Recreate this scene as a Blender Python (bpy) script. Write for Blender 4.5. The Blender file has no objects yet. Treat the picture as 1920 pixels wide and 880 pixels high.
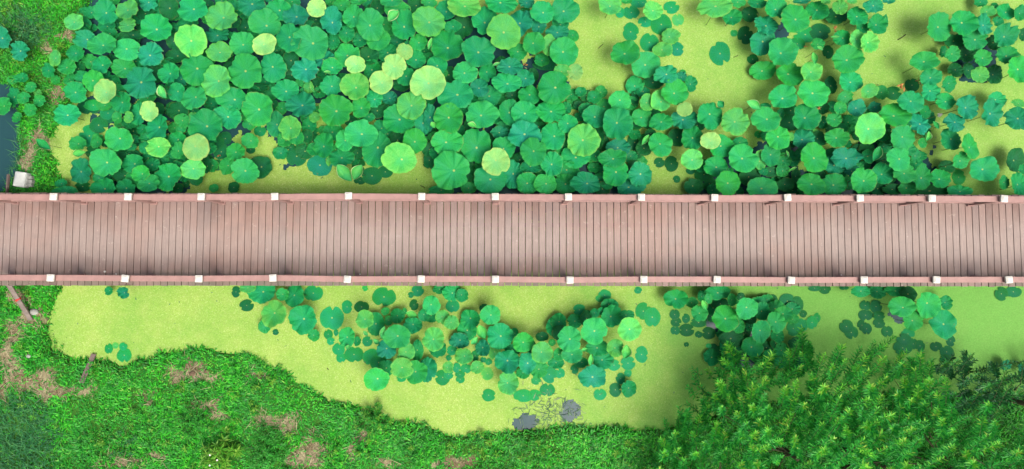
import bpy, bmesh, math, random
import numpy as np
from mathutils import Vector, Matrix, Euler
random.seed(7)
rng = np.random.default_rng(7)
R = math.radians
SC = bpy.context.scene
COL = SC.collection

# ------------------------------------------------------------------ camera, sky, sun, exposure
WZ = 0.0            # water level
DZ = 0.60           # deck level
FPX = 1099.35       # focal length in pixels of the 1920 px wide photograph
CAM_LOC = Vector((0.4076, -0.5654, 13.6 + DZ))
CAM_ROT = Euler((0.05037, -0.00738, 0.00125), 'XYZ')
cam_d = bpy.data.cameras.new('camera')
cam_d.sensor_width = 36.0
cam_d.lens = FPX / 1920 * 36.0
cam_d.clip_start = 0.1
cam_d.clip_end = 2000
cam = bpy.data.objects.new('camera', cam_d)
cam.location = CAM_LOC
cam.rotation_euler = CAM_ROT
COL.objects.link(cam)
SC.camera = cam

SUN_EL, SUN_AZ = R(62), R(140)      # azimuth clockwise from north (+Y)
world = bpy.data.worlds.new('World')
SC.world = world
world.use_nodes = True
wn = world.node_tree
sky = wn.nodes.new('ShaderNodeTexSky')
sky.sky_type = 'NISHITA'
sky.sun_disc = False
sky.sun_elevation = SUN_EL
sky.sun_rotation = SUN_AZ
sky.air_density = 0.55
sky.dust_density = 7.0
sky.ozone_density = 0.3
bg = wn.nodes['Background']
bg.inputs['Strength'].default_value = 0.15
wn.links.new(sky.outputs[0], bg.inputs[0])
sun_d = bpy.data.lights.new('sun', 'SUN')
sun_d.energy = 1.9
sun_d.angle = R(34)                 # thin bright overcast: wide soft sun
sun_d.color = (1.0, 0.96, 0.90)
sun = bpy.data.objects.new('sun', sun_d)
sdir = Vector((math.sin(SUN_AZ) * math.cos(SUN_EL), math.cos(SUN_AZ) * math.cos(SUN_EL), math.sin(SUN_EL)))
sun.rotation_euler = sdir.to_track_quat('Z', 'Y').to_euler()
sun.location = (0, 0, 30)
COL.objects.link(sun)
SC.view_settings.view_transform = 'Standard'
SC.view_settings.look = 'None'
SC.view_settings.exposure = 0.70
SC.view_settings.gamma = 1.0

# ------------------------------------------------------------------ helpers
CROT = CAM_ROT.to_matrix()
def at(px, py, z=0.0):
    """the place in the world, at height z, that the photograph shows at a pixel"""
    d = CROT @ Vector(((px - 960) / FPX, -(py - 440) / FPX, -1.0))
    t = (z - CAM_LOC.z) / d.z
    return CAM_LOC + d * t
def ats(pts, z=0.0):
    return np.array([at(x, y, z)[:2] for x, y in pts])
def mpp(z):
    return (CAM_LOC.z - z) / FPX

def tag(o, label=None, cat=None, group=None, kind=None):
    if label: o['label'] = label
    if cat: o['category'] = cat
    if group: o['group'] = group
    if kind: o['kind'] = kind
    return o
def empty(name, loc):
    o = bpy.data.objects.new(name, None)
    o.empty_display_size = 0.1
    o.location = loc
    COL.objects.link(o)
    return o
def link(name, me, parent=None, loc=None):
    o = bpy.data.objects.new(name, me)
    if parent: o.parent = parent
    if loc is not None: o.location = loc
    COL.objects.link(o)
    return o
def mesh(name, V, F, mats, smooth=True, midx=None, uv=None):
    """V (n,3) array, F (m,k) int array with all faces of k corners, or a list of tuples"""
    me = bpy.data.meshes.new(name)
    if isinstance(F, np.ndarray):
        V = np.asarray(V, np.float32); n, k = F.shape
        me.vertices.add(len(V)); me.vertices.foreach_set('co', V.ravel())
        me.loops.add(n * k); me.loops.foreach_set('vertex_index', F.astype(np.int32).ravel())
        me.polygons.add(n)
        me.polygons.foreach_set('loop_start', np.arange(0, n * k, k, dtype=np.int32))
        me.polygons.foreach_set('loop_total', np.full(n, k, np.int32))
        me.update(calc_edges=True)
    else:
        me.from_pydata([tuple(v) for v in V], [], F)
    me.polygons.foreach_set('use_smooth', np.full(len(me.polygons), smooth))
    for m in (mats if isinstance(mats, (list, tuple)) else [mats]): me.materials.append(m)
    if midx is not None: me.polygons.foreach_set('material_index', np.asarray(midx, np.int32))
    if uv is not None:
        l = me.uv_layers.new(name='UVMap')
        l.data.foreach_set('uv', np.asarray(uv, np.float32).ravel())
    me.update()
    return me
class MB:
    """collects boxes, tubes and free faces into one mesh"""
    def __init__(s): s.v = []; s.f = []; s.m = []
    def add(s, V, F, mi=0):
        b = len(s.v); s.v += [tuple(x) for x in V]; s.f += [tuple(b + i for i in f) for f in F]; s.m += [mi] * len(F)
    def box(s, c, size, rot=None, bev=0.0, mi=0, taper=1.0):
        x, y, z = (k / 2 for k in size); M = rot or Matrix.Identity(3); c = Vector(c)
        b = min(bev, x * .9, y * .9, z * .9)
        if b <= 0:
            P = [(-x,-y,-z),(x,-y,-z),(x,y,-z),(-x,y,-z),(-x*taper,-y*taper,z),(x*taper,-y*taper,z),(x*taper,y*taper,z),(-x*taper,y*taper,z)]
            s.add([c + M @ Vector(p) for p in P], [(0,3,2,1),(4,5,6,7),(0,1,5,4),(1,2,6,5),(2,3,7,6),(3,0,4,7)], mi)
        else:
            bm = bmesh.new(); bmesh.ops.create_cube(bm, size=1.0)
            for v in bm.verts: v.co = Vector((v.co.x * 2 * x, v.co.y * 2 * y, v.co.z * 2 * z))
            bmesh.ops.bevel(bm, geom=bm.edges[:], offset=b, segments=2, profile=.6, affect='EDGES')
            for v in bm.verts:
                if v.co.z > 0 and taper != 1: v.co.x *= taper; v.co.y *= taper
            bm.verts.index_update()
            s.add([c + M @ v.co for v in bm.verts], [tuple(v.index for v in f.verts) for f in bm.faces], mi); bm.free()
    def tube(s, pts, rad, n=6, mi=0):
        pts = [Vector(p) for p in pts]; rings = []
        rad = rad if isinstance(rad, (list, tuple)) else [rad] * len(pts)
        for i, p in enumerate(pts):
            t = (pts[min(i + 1, len(pts) - 1)] - pts[max(i - 1, 0)]).normalized()
            a = t.orthogonal().normalized() if i == 0 else (rings_a - t * rings_a.dot(t)).normalized()
            rings_a = a; b = t.cross(a)
            rings.append([p + (a * math.cos(2*math.pi*k/n) + b * math.sin(2*math.pi*k/n)) * rad[i] for k in range(n)])
        V = [v for r in rings for v in r]; F = []
        for i in range(len(pts) - 1):
            for k in range(n): F.append((i*n+k, i*n+(k+1)%n, (i+1)*n+(k+1)%n, (i+1)*n+k))
        F.append(tuple(range(n))[::-1]); F.append(tuple((len(pts)-1)*n + k for k in range(n)))
        s.add(V, F, mi)
    def build(s, name, mats, parent=None, smooth=False, loc=None):
        off = Vector(loc) if loc is not None else Vector((0,0,0))
        if parent is not None and loc is None: off = Vector(parent.location)
        V = [Vector(v) - off for v in s.v]
        me = mesh(name, V, s.f, mats, smooth, s.m)
        return link(name, me, parent, None if parent is not None else off)

# ------------------------------------------------------------------ materials
def new_mat(name):
    m = bpy.data.materials.new(name); m.use_nodes = True
    nt = m.node_tree; b = nt.nodes['Principled BSDF']
    return m, nt, b
def N(nt, t, **kw):
    n = nt.nodes.new(t)
    for k, v in kw.items():
        if k in n.inputs: n.inputs[k].default_value = v
        else: setattr(n, k, v)
    return n
def math_n(nt, op, a, b=None, c=None, clamp=False):
    n = nt.nodes.new('ShaderNodeMath'); n.operation = op; n.use_clamp = clamp
    for i, x in enumerate((a, b, c)):
        if x is None: continue
        if isinstance(x, (int, float)): n.inputs[i].default_value = x
        else: nt.links.new(x, n.inputs[i])
    return n.outputs[0]
def mix(nt, fac, a, b, blend='MIX'):
    n = nt.nodes.new('ShaderNodeMix'); n.data_type = 'RGBA'; n.blend_type = blend
    for sock, x in ((n.inputs[0], fac), (n.inputs[6], a), (n.inputs[7], b)):
        if isinstance(x, (int, float)): sock.default_value = x
        elif isinstance(x, tuple): sock.default_value = (*x, 1) if len(x) == 3 else x
        else: nt.links.new(x, sock)
    return n.outputs[2]
def ramp(nt, fac, stops):
    n = nt.nodes.new('ShaderNodeValToRGB'); e = n.color_ramp.elements
    while len(e) < len(stops): e.new(0.5)
    for i, (p, c) in enumerate(stops):
        e[i].position = p; e[i].color = (*c, 1) if isinstance(c, tuple) else (c, c, c, 1)
    nt.links.new(fac, n.inputs[0])
    return n.outputs[0]
def noise(nt, scale, detail=3, rough=.55, vec=None, out=0):
    n = N(nt, 'ShaderNodeTexNoise', Scale=scale, Detail=detail, Roughness=rough)
    if vec is not None: nt.links.new(vec, n.inputs['Vector'])
    return n.outputs[out]
def objco(nt):
    return nt.nodes.new('ShaderNodeTexCoord').outputs['Object']
def bump(nt, b, h, strength=.3, dist=.01):
    n = N(nt, 'ShaderNodeBump', Strength=strength, Distance=dist)
    nt.links.new(h, n.inputs['Height']); nt.links.new(n.outputs[0], b.inputs['Normal'])
def spec(b, rough, sp=.4):
    b.inputs['Roughness'].default_value = rough
    b.inputs['Specular IOR Level'].default_value = sp

def translucent(nt, b, col, amount):
    t = N(nt, 'ShaderNodeBsdfTranslucent')
    if isinstance(col, tuple): t.inputs[0].default_value = (*col, 1)
    else: nt.links.new(col, t.inputs[0])
    mx = N(nt, 'ShaderNodeMixShader'); mx.inputs[0].default_value = amount
    nt.links.new(b.outputs[0], mx.inputs[1]); nt.links.new(t.outputs[0], mx.inputs[2])
    nt.links.new(mx.outputs[0], nt.nodes['Material Output'].inputs[0])

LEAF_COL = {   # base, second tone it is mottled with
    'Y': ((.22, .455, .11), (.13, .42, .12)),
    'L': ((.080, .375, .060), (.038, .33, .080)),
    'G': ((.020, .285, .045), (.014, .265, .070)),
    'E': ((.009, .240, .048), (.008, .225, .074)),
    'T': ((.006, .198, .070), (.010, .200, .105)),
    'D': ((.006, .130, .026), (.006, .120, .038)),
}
def leaf_mat(key):
    m, nt, b = new_mat('lotus_leaf_' + {'Y':'pale_yellow','L':'light_green','G':'bright_green','E':'emerald','T':'teal','D':'dark_green'}[key])
    c0, c1 = LEAF_COL[key]
    info = nt.nodes.new('ShaderNodeObjectInfo'); rnd = info.outputs['Random']
    uv = nt.nodes.new('ShaderNodeUVMap').outputs[0]
    sep = nt.nodes.new('ShaderNodeSeparateXYZ'); nt.links.new(uv, sep.inputs[0])
    u, v = sep.outputs[0], sep.outputs[1]
    oc = objco(nt)
    n1 = noise(nt, 3.0, 3, .6, oc)
    base = mix(nt, ramp(nt, n1, [(.35, 0.0), (.65, 1.0)]), c0, c1)
    # fine radial veins, forked towards the rim
    w = noise(nt, 4.0, 2, .5, oc)
    uu = math_n(nt, 'ADD', u, math_n(nt, 'MULTIPLY', math_n(nt, 'SUBTRACT', w, .5), .02))
    s1 = math_n(nt, 'ABSOLUTE', math_n(nt, 'SINE', math_n(nt, 'MULTIPLY', uu, math.pi * 21)))
    v1 = math_n(nt, 'SUBTRACT', 1.0, math_n(nt, 'MULTIPLY', s1, 6.0), clamp=True)
    s2 = math_n(nt, 'ABSOLUTE', math_n(nt, 'SINE', math_n(nt, 'MULTIPLY_ADD', uu, math.pi * 42, .8)))
    v2 = math_n(nt, 'MULTIPLY', math_n(nt, 'SUBTRACT', 1.0, math_n(nt, 'MULTIPLY', s2, 5.0), clamp=True),
                math_n(nt, 'GREATER_THAN', v, .5))
    vein = math_n(nt, 'MAXIMUM', v1, math_n(nt, 'MULTIPLY', v2, .6))
    light = tuple(min(1, k * 1.6 + .03) for k in c0)
    base = mix(nt, math_n(nt, 'MULTIPLY', vein, .36), base, light)
    # cell-like mottling and a slightly yellower edge, pale hub
    n2 = noise(nt, 38.0, 2, .6, oc)
    base = mix(nt, .22, base, ramp(nt, n2, [(.3, .15), (.7, .95)]), 'SOFT_LIGHT')
    inner = ramp(nt, v, [(.08, 1.0), (.62, 0.0)])  # waxy sheen painted in as a lighter mint centre
    base = mix(nt, math_n(nt, 'MULTIPLY', math_n(nt, 'MULTIPLY', inner, ramp(nt, n1, [(.35, .2), (.7, 1.0)])), .55), base, (c1[0] + .012, c1[1]*1.10 + .01, c1[2]*1.5 + .022))
    edge = ramp(nt, v, [(.80, 0.0), (1.0, 1.0)])
    base = mix(nt, math_n(nt, 'MULTIPLY', edge,   .38 if key in 'YL' else .22), base, (min(.4, c0[0] * 1.7 + .03), min(.5, c0[1] * 1.35), c0[2]))
    hub = ramp(nt, v, [(.040, 1.0), (.075, 0.0)])
    base = mix(nt, math_n(nt, 'MULTIPLY', hub, .85), base, (.34, .44, .12))
    # brown rim on some leaves
    rb = math_n(nt, 'MULTIPLY', math_n(nt, 'MULTIPLY', ramp(nt, v, [(.93, 0.0), (1.0, 1.0)]), ramp(nt, noise(nt, 5.0, 2, .5, oc), [(.52, 0.0), (.60, 1.0)])), math_n(nt, 'GREATER_THAN', math_n(nt, 'FRACT', math_n(nt, 'MULTIPLY', rnd, 7.7)), .55))
    base = mix(nt, math_n(nt, 'MULTIPLY', rb, .5), base, (.20, .20, .06))
    # brown nibbles on some leaves
    n3 = noise(nt, 7.0, 3, .6, oc)
    sc = math_n(nt, 'MULTIPLY', ramp(nt, n3, [(.70, 0.0), (.76, 1.0)]), math_n(nt, 'GREATER_THAN', rnd, .72))
    base = mix(nt, math_n(nt, 'MULTIPLY', sc, .5), base, (.13, .13, .03))
    hsv = N(nt, 'ShaderNodeHueSaturation', Saturation=1.0)
    nt.links.new(base, hsv.inputs['Color'])
    nt.links.new(math_n(nt, 'MULTIPLY_ADD', rnd, .022, .491), hsv.inputs['Hue'])
    r2 = math_n(nt, 'FRACT', math_n(nt, 'MULTIPLY', rnd, 17.31))
    nt.links.new(math_n(nt, 'MULTIPLY_ADD', r2, .38, .80), hsv.inputs['Value'])
    nt.links.new(hsv.outputs[0], b.inputs['Base Color'])
    spec(b, .50, .10)
    bump(nt, b, math_n(nt, 'ADD', math_n(nt, 'MULTIPLY', vein, -.8), math_n(nt, 'MULTIPLY', n2, .7)), .5, .010)
    translucent(nt, b, hsv.outputs[0], .16)
    return m
LM = {k: leaf_mat(k) for k in LEAF_COL}

def simple(name, col, rough=.7, sp=.3, var=.25, scale=6.0, bmp=.2, bscale=40.0, island=0.0, dist=.004):
    m, nt, b = new_mat(name); oc = objco(nt)
    n = noise(nt, scale, 4, .6, oc)
    dark = tuple(k * (1 - var) for k in col); lite = tuple(min(1, k * (1 + var)) for k in col)
    c = mix(nt, ramp(nt, n, [(.3, 0.0), (.7, 1.0)]), dark, lite)
    if island:
        g = nt.nodes.new('ShaderNodeNewGeometry').outputs['Random Per Island']
        h = N(nt, 'ShaderNodeHueSaturation'); nt.links.new(c, h.inputs['Color'])
        nt.links.new(math_n(nt, 'MULTIPLY_ADD', g, island, 1 - island / 2), h.inputs['Value']); c = h.outputs[0]
    nt.links.new(c, b.inputs['Base Color']); spec(b, rough, sp)
    if bmp: bump(nt, b, noise(nt, bscale, 3, .6, oc), bmp, dist)
    return m

def blade_mat(name, stops, rough=.5, trans=.2, patch=None):
    """leaf-sized faces: each takes its own tone along a ramp"""
    m, nt, b = new_mat(name)
    g = nt.nodes.new('ShaderNodeNewGeometry').outputs['Random Per Island']
    c = ramp(nt, g, stops)
    if patch:
        n = noise(nt, patch[0], 3, .6, objco(nt))
        c = mix(nt, math_n(nt, 'MULTIPLY', ramp(nt, n, [(.40, 0.0), (.62, 1.0)]), patch[2]), c, patch[1])
    nt.links.new(c, b.inputs['Base Color']); spec(b, rough, .3)
    translucent(nt, b, c, trans)
    return m

def deck_mat():
    m, nt, b = new_mat('pinkish_brown_decking'); oc = objco(nt)
    g = nt.nodes.new('ShaderNodeNewGeometry').outputs['Random Per Island']
    sep = nt.nodes.new('ShaderNodeSeparateXYZ'); nt.links.new(oc, sep.inputs[0])
    tone = ramp(nt, g, [(0, (.140, .088, .073)), (.3, (.190, .125, .104)), (.7, (.212, .146, .125)), (1, (.155, .114, .102))])
    # worn, dusty track along the middle of the walk
    ya = math_n(nt, 'ABSOLUTE', math_n(nt, 'ADD', sep.outputs[1], .1))
    n = noise(nt, 1.6, 5, .62, oc)
    worn = math_n(nt, 'MULTIPLY', ramp(nt, math_n(nt, 'ADD', ya, math_n(nt, 'MULTIPLY', math_n(nt, 'SUBTRACT', n, .5), .9)), [(.25, 1.0), (.85, 0.0)]), .75)
    c = mix(nt, worn, tone, (.262, .215, .188))
    red = ramp(nt, noise(nt, .45, 3, .6, oc), [(.50, 0.0), (.64, 1.0)])
    c = mix(nt, math_n(nt, 'MULTIPLY', red, .32), c, (.255, .142, .108))
    # grain stretched along the boards
    mp = N(nt, 'ShaderNodeMapping'); mp.inputs['Scale'].default_value = (60, 2.5, 20); nt.links.new(oc, mp.inputs[0])
    gr = noise(nt, 1.0, 4, .6, mp.outputs[0])
    c = mix(nt, .35, c, ramp(nt, gr, [(.3, .30), (.7, .70)]), 'OVERLAY')
    # blotches of dirt; dark greenish band along the south railing
    d1 = noise(nt, 5.0, 5, .65, oc)
    c = mix(nt, math_n(nt, 'MULTIPLY', ramp(nt, d1, [(.50, 0.0), (.72, 1.0)]), .42), c, (.17, .135, .12))
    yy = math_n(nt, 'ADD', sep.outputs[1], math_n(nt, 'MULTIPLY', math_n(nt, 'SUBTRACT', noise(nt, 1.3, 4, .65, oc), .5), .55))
    south_band = ramp(nt, math_n(nt, 'MULTIPLY_ADD', yy, 1.0, 1.0), [(.13, 1.0), (.33, 0.0)])
    c = mix(nt, math_n(nt, 'MULTIPLY', math_n(nt, 'MULTIPLY', south_band, ramp(nt, noise(nt, .9, 4, .7, oc), [(.40, .15), (.60, 1.0)])), .66), c, (.085, .095, .068))
    # pale scuffs
    s = noise(nt, 9.0, 2, .5, oc)
    s2 = noise(nt, 55.0, 2, .5, oc)
    c = mix(nt, math_n(nt, 'MULTIPLY', math_n(nt, 'MULTIPLY', ramp(nt, s, [(.66, 0.0), (.74, 1.0)]), ramp(nt, s2, [(.45, 0.0), (.6, 1.0)])), .45), c, (.46, .42, .36))
    nt.links.new(c, b.inputs['Base Color']); spec(b, .55, .35)
    wv = math_n(nt, 'SINE', math_n(nt, 'MULTIPLY', sep.outputs[0], 2 * math.pi / .013))
    bump(nt, b, math_n(nt, 'ADD', math_n(nt, 'MULTIPLY', wv, .5), gr), .35, .003)
    return m
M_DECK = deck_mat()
M_RAIL = simple('reddish_brown_rail_wood', (.265, .158, .138), .55, .35, .14, 5, .2, 60, .14)
M_RAILD = simple('dark_brown_beam_wood', (.12, .065, .052), .7, .3, .2, 5, .3, 40)
M_CAP = simple('white_post_cap', (.50, .49, .43), .6, .3, .14, 14, .05, 60)
M_STALK = simple('green_stalk', (.07, .13, .03), .6, .3, .3, 12, 0)
M_PALE = simple('pale_leaf_underside', (.38, .53, .24), .55, .3, .1, 20, 0)
M_STONE = simple('pale_concrete', (.47, .50, .46), .85, .2, .14, 8, .5, 45)
M_BRICK = simple('grey_brick', (.24, .25, .22), .9, .2, .25, 12, .5, 50)
M_PLANK = simple('weathered_plank', (.15, .115, .10), .8, .2, .3, 8, .5, 40)
M_POLE = simple('weathered_pole', (.15, .125, .105), .7, .2, .25, 10, .4, 40)
M_RED = simple('red_tape', (.36, .035, .03), .5, .3, .15, 20, 0)
M_STRAW = blade_mat('dry_straw', [(0, (.10, .085, .045)), (.5, (.205, .185, .10)), (1, (.34, .32, .19))], .8, .05)
M_WITHER = simple('withered_leaf_brown', (.34, .16, .05), .8, .2, .4, 30, .3, 60)
M_BARK = simple('brown_bark', (.055, .06, .03), .9, .15, .35, 14, .7, 40)
M_PETAL = simple('white_petal', (.66, .64, .60), .5, .3, .05, 20, 0)
M_TWIG = simple('dark_twig', (.05, .05, .025), .8, .2, .3, 20, 0)

# ------------------------------------------------------------------ the setting: pond bed and banks, water, duckweed
POND_PX = [(190,-900),(186,-40),(180,0),(168,40),(158,70),(150,110),(140,150),(146,190),(128,215),(112,240),(104,280),(116,320),(128,350),(138,372),
           (134,420),(128,500),(122,542),(110,562),(102,590),(95,622),(106,648),(138,666),(198,672),(236,676),(270,668),(302,656),(350,650),(402,649),
           (450,654),(492,664),(530,688),(572,719),(622,744),(682,765),(740,784),(800,794),(850,806),(882,808),(930,800),(975,802),(1050,795),
           (1150,797),(1230,800),(1310,778),(1400,752),(1600,735),(1800,730),(1920,728),(2600,720),(2600,-900)]
POND = ats(POND_PX, WZ)
DITCH_PX = [(-500,150),(-60,165),(8,160),(22,176),(29,210),(27,260),(24,310),(10,350),(-60,372),(-500,380)]
DITCH = ats(DITCH_PX, WZ)
def sdf(P, poly):
    """signed distance, positive outside"""
    P = np.asarray(P, np.float64); d = np.full(len(P), 1e9); ins = np.zeros(len(P), bool)
    n = len(poly)
    for i in range(n):
        a, b = poly[i], poly[(i + 1) % n]; e = b - a; w = P - a
        t = np.clip((w @ e) / (e @ e), 0, 1)
        d = np.minimum(d, ((w - t[:, None] * e) ** 2).sum(1))
        c = ((a[1] <= P[:, 1]) != (b[1] <= P[:, 1]))
        with np.errstate(divide='ignore', invalid='ignore'):
            ins ^= c & (P[:, 0] < a[0] + e[0] * (P[:, 1] - a[1]) / (e[1] if e[1] else 1e-9))
    d = np.sqrt(d)
    return np.where(ins, -d, d)
def vnoise(x, y, f, seed=0):
    """smooth value noise in numpy"""
    x = np.asarray(x) * f + seed * 17.3 + 500; y = np.asarray(y) * f + seed * 9.1 + 500
    xi = np.floor(x).astype(np.int64); yi = np.floor(y).astype(np.int64); fx = x - xi; fy = y - yi
    fx = fx * fx * (3 - 2 * fx); fy = fy * fy * (3 - 2 * fy)
    def h(a, b):
        k = (a * 374761393 + b * 668265263 + seed * 1442695) & 0x7fffffff
        k = ((k ^ (k >> 13)) * 1274126177) & 0x7fffffff
        return ((k ^ (k >> 16)) & 0xffff) / 65535.0
    return (h(xi, yi) * (1 - fx) + h(xi + 1, yi) * fx) * (1 - fy) + (h(xi, yi + 1) * (1 - fx) + h(xi + 1, yi + 1) * fx) * fy
def land(P):
    P = np.asarray(P)
    d = np.minimum(sdf(P, POND), sdf(P, DITCH))
    return d + (vnoise(P[:, 0], P[:, 1], 3.5, 1) - .5) * .16 + (vnoise(P[:, 0], P[:, 1], 9, 2) - .5) * .07
def height(P, d=None):
    P = np.asarray(P)
    if d is None: d = land(P)
    s = np.clip((d + .35) / .6, 0, 1); s = s * s * (3 - 2 * s)
    h = -.45 + s * .55 + np.clip(d - .2, 0, 2.5) * .10
    on = np.clip(d / .3, 0, 1)
    return h + on * ((vnoise(P[:, 0], P[:, 1], 1.1, 3) - .5) * .16 + (vnoise(P[:, 0], P[:, 1], 4.0, 4) - .5) * .07)
BARE_PX = [(171,22,10,17),(122,62,17,13),(90,82,10,10),(103,168,18,24),(64,248,20,18),(48,285,19,28),(42,308,14,14),(66,262,24,12),
           (50,598,26,20),(18,640,20,42),(26,690,26,32),(62,712,52,20),(104,732,42,16),(150,730,30,13),(8,720,20,30),(38,560,26,18),
           (352,698,44,19),(330,716,14,14),(392,710,24,10),(478,712,22,13),(384,755,38,12),(408,772,15,22),(280,745,24,10),(512,784,46,14),(536,800,18,14),
           (582,850,34,32),(555,872,26,14),(238,866,52,16),(300,850,20,10),(862,862,42,13),(678,822,14,10),(658,846,14,12),(722,872,28,10),(820,876,20,8),(470,690,10,8)]
BARE = [(*at(x, y, .2)[:2], rx * mpp(.2), ry * mpp(.2)) for x, y, rx, ry in BARE_PX]
def bare(P):
    P = np.asarray(P); b = np.zeros(len(P))
    wx = (vnoise(P[:, 0], P[:, 1], 5, 5) - .5) * .35; wy = (vnoise(P[:, 0], P[:, 1], 5, 6) - .5) * .35
    for x, y, rx, ry in BARE:
        q = ((P[:, 0] + wx - x) / rx) ** 2 + ((P[:, 1] + wy - y) / ry) ** 2
        b = np.maximum(b, np.clip(1.3 - q*1.1, 0, 1))
    return b

def ground_mat():
    m, nt, b = new_mat('soil_and_straw'); oc = objco(nt)
    at_ = nt.nodes.new('ShaderNodeAttribute'); at_.attribute_name = 'bare'
    n = noise(nt, 3.0, 5, .65, oc); n2 = noise(nt, 24.0, 4, .7, oc)
    soil = mix(nt, ramp(nt, n, [(.38, 0.0), (.62, 1.0)]), (.125, .098, .052), (.25, .228, .130))
    soil = mix(nt, .6, soil, ramp(nt, n2, [(.3, .18), (.7, .82)]), 'OVERLAY')
    moss = mix(nt, ramp(nt, n2, [(.35, 0.0), (.7, 1.0)]), (.018, .085, .010), (.05, .16, .02))
    f = math_n(nt, 'ADD', at_.outputs['Fac'], math_n(nt, 'MULTIPLY', math_n(nt, 'SUBTRACT', n2, .5), .8))
    c = mix(nt, ramp(nt, f, [(.25, 0.0), (.85, 1.0)]), moss, soil)
    nt.links.new(c, b.inputs['Base Color']); spec(b, .95, .1)
    bump(nt, b, n2, .8, .04)
    return m
def axis(lo, hi, step, far):
    a = list(np.arange(lo, hi + 1e-6, step)); s = step
    x = hi
    while x < far: s *= 1.5; x += s; a.append(x)
    s = step; x = lo
    while x > -far: s *= 1.5; x -= s; a.insert(0, x)
    return np.array(a)
gx = axis(-15.0, 15.5, .11, 220); gy = axis(-9.0, 9.0, .11, 220)
GX, GY = np.meshgrid(gx, gy); P = np.stack([GX.ravel(), GY.ravel()], 1)
Z = height(P)
nx, ny = len(gx), len(gy)
idx = np.arange(nx * ny).reshape(ny, nx)
F = np.stack([idx[:-1, :-1], idx[:-1, 1:], idx[1:, 1:], idx[1:, :-1]], -1).reshape(-1, 4)
me = mesh('ground', np.column_stack([P, Z]), F, ground_mat())
a_ = me.attributes.new('bare', 'FLOAT', 'POINT'); a_.data.foreach_set('value', bare(P).astype(np.float32))
tag(link('ground', me), kind='structure')

m, nt, b = new_mat('dark_pond_water')
b.inputs['Base Color'].default_value = (.014, .050, .056, 1); spec(b, .22, .18)
bump(nt, b, noise(nt, 6.0, 2, .5, objco(nt)), .05, .02)
WX0, WX1, WY0, WY1 = -16.0, 21.5, -9.0, 18.0
tag(link('water', mesh('water', np.array([(-40, WY0, 0), (40, WY0, 0), (40, 30, 0), (-40, 30, 0)], float), np.array([[0, 1, 2, 3]]), m)), kind='structure')

def duckweed_mat():
    m, nt, b = new_mat('duckweed'); oc = objco(nt)
    vo = N(nt, 'ShaderNodeTexVoronoi', Scale=62.0); nt.links.new(oc, vo.inputs['Vector'])
    sepc = nt.nodes.new('ShaderNodeSeparateColor'); nt.links.new(vo.outputs['Color'], sepc.inputs[0])
    c = ramp(nt, sepc.outputs[0], [(0, (.188, .322, .050)), (.5, (.212, .345, .060)), (.85, (.240, .366, .078)), (1, (.34, .43, .15))])
    n = noise(nt, .55, 4, .6, oc); n2 = noise(nt, 3.2, 5, .65, oc)
    c = mix(nt, math_n(nt, 'MULTIPLY', ramp(nt, n, [(.40, 0.0), (.66, 1.0)]), .55), c, (.105, .270, .034))
    c = mix(nt, math_n(nt, 'MULTIPLY', ramp(nt, n2, [(.45, 0.0), (.75, 1.0)]), .35), c, (.31, .37, .11))
    # greener east end of the pond, with the trees' shade painted into the colour
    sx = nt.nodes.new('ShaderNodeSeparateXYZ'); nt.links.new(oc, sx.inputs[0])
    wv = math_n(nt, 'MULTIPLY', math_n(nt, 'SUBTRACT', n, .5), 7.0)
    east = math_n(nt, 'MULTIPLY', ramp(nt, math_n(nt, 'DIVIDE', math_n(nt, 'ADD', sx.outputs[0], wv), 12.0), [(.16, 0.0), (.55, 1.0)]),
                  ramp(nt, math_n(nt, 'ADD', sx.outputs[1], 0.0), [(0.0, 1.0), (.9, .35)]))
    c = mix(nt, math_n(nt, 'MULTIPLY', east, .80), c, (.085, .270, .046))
    c = mix(nt, .25, c, ramp(nt, noise(nt, 30, 3, .7, oc), [(.3, .2), (.7, .8)]), 'OVERLAY')
    nt.links.new(c, b.inputs['Base Color']); spec(b, .8, .2)
    bump(nt, b, math_n(nt, 'SUBTRACT', 1.0, vo.outputs['Distance']), .45, .006)
    return m
st = .04
dx = np.arange(-12.6, WX1, st); dy = np.arange(-6.6, 9.6, st)
DX, DY = np.meshgrid(dx, dy)
DX = DX + (rng.random(DX.shape) - .5) * st * .7; DY = DY + (rng.random(DY.shape) - .5) * st * .7
Pd = np.stack([DX.ravel(), DY.ravel()], 1)
keep = (sdf(Pd, POND) < .30)
OPEN_PX = [(983,788,24,16,.85),(1062,769,22,19,.85),(1020,780,30,14,.22),(158,580,11,10,.62),(141,600,6,14,.62),(150,592,26,30,.40),
           (470,60,420,170,1.4),(250,140,120,120,.9),(400,250,120,60,.55),(880,170,180,110,.9),(1010,330,190,75,1.2),(1470,340,190,70,.9),
           (1660,330,130,70,.75),(1820,110,50,45,.9),(1480,70,30,30,.6),(1345,600,30,25,1.0),(1385,655,40,40,1.0),
           (250,330,70,50,.9),(330,330,30,40,.7),(1690,580,30,30,.8),(230,30,60,60,1.2),(1130,210,20,30,.4),(1080,610,40,25,.5),(540,300,40,20,.3)]
op = np.zeros(len(Pd))
for x, y, rx, ry, s in OPEN_PX:
    c = at(x, y, 0); q = ((Pd[:, 0] - c.x) / (rx * mpp(0))) ** 2 + ((Pd[:, 1] - c.y) / (ry * mpp(0))) ** 2
    op = np.maximum(op, s * np.clip(1.35 - q, 0, 1))
wob = vnoise(Pd[:, 0], Pd[:, 1], 2.2, 8) * .5 + vnoise(Pd[:, 0], Pd[:, 1], 6.5, 9) * .3 + vnoise(Pd[:, 0], Pd[:, 1], 15, 10) * .2
wob = .5 + (wob - .5)*1.9
keep &= ~((op > wob + .08) & (op > .12))
keep = keep.reshape(DX.shape)
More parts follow.
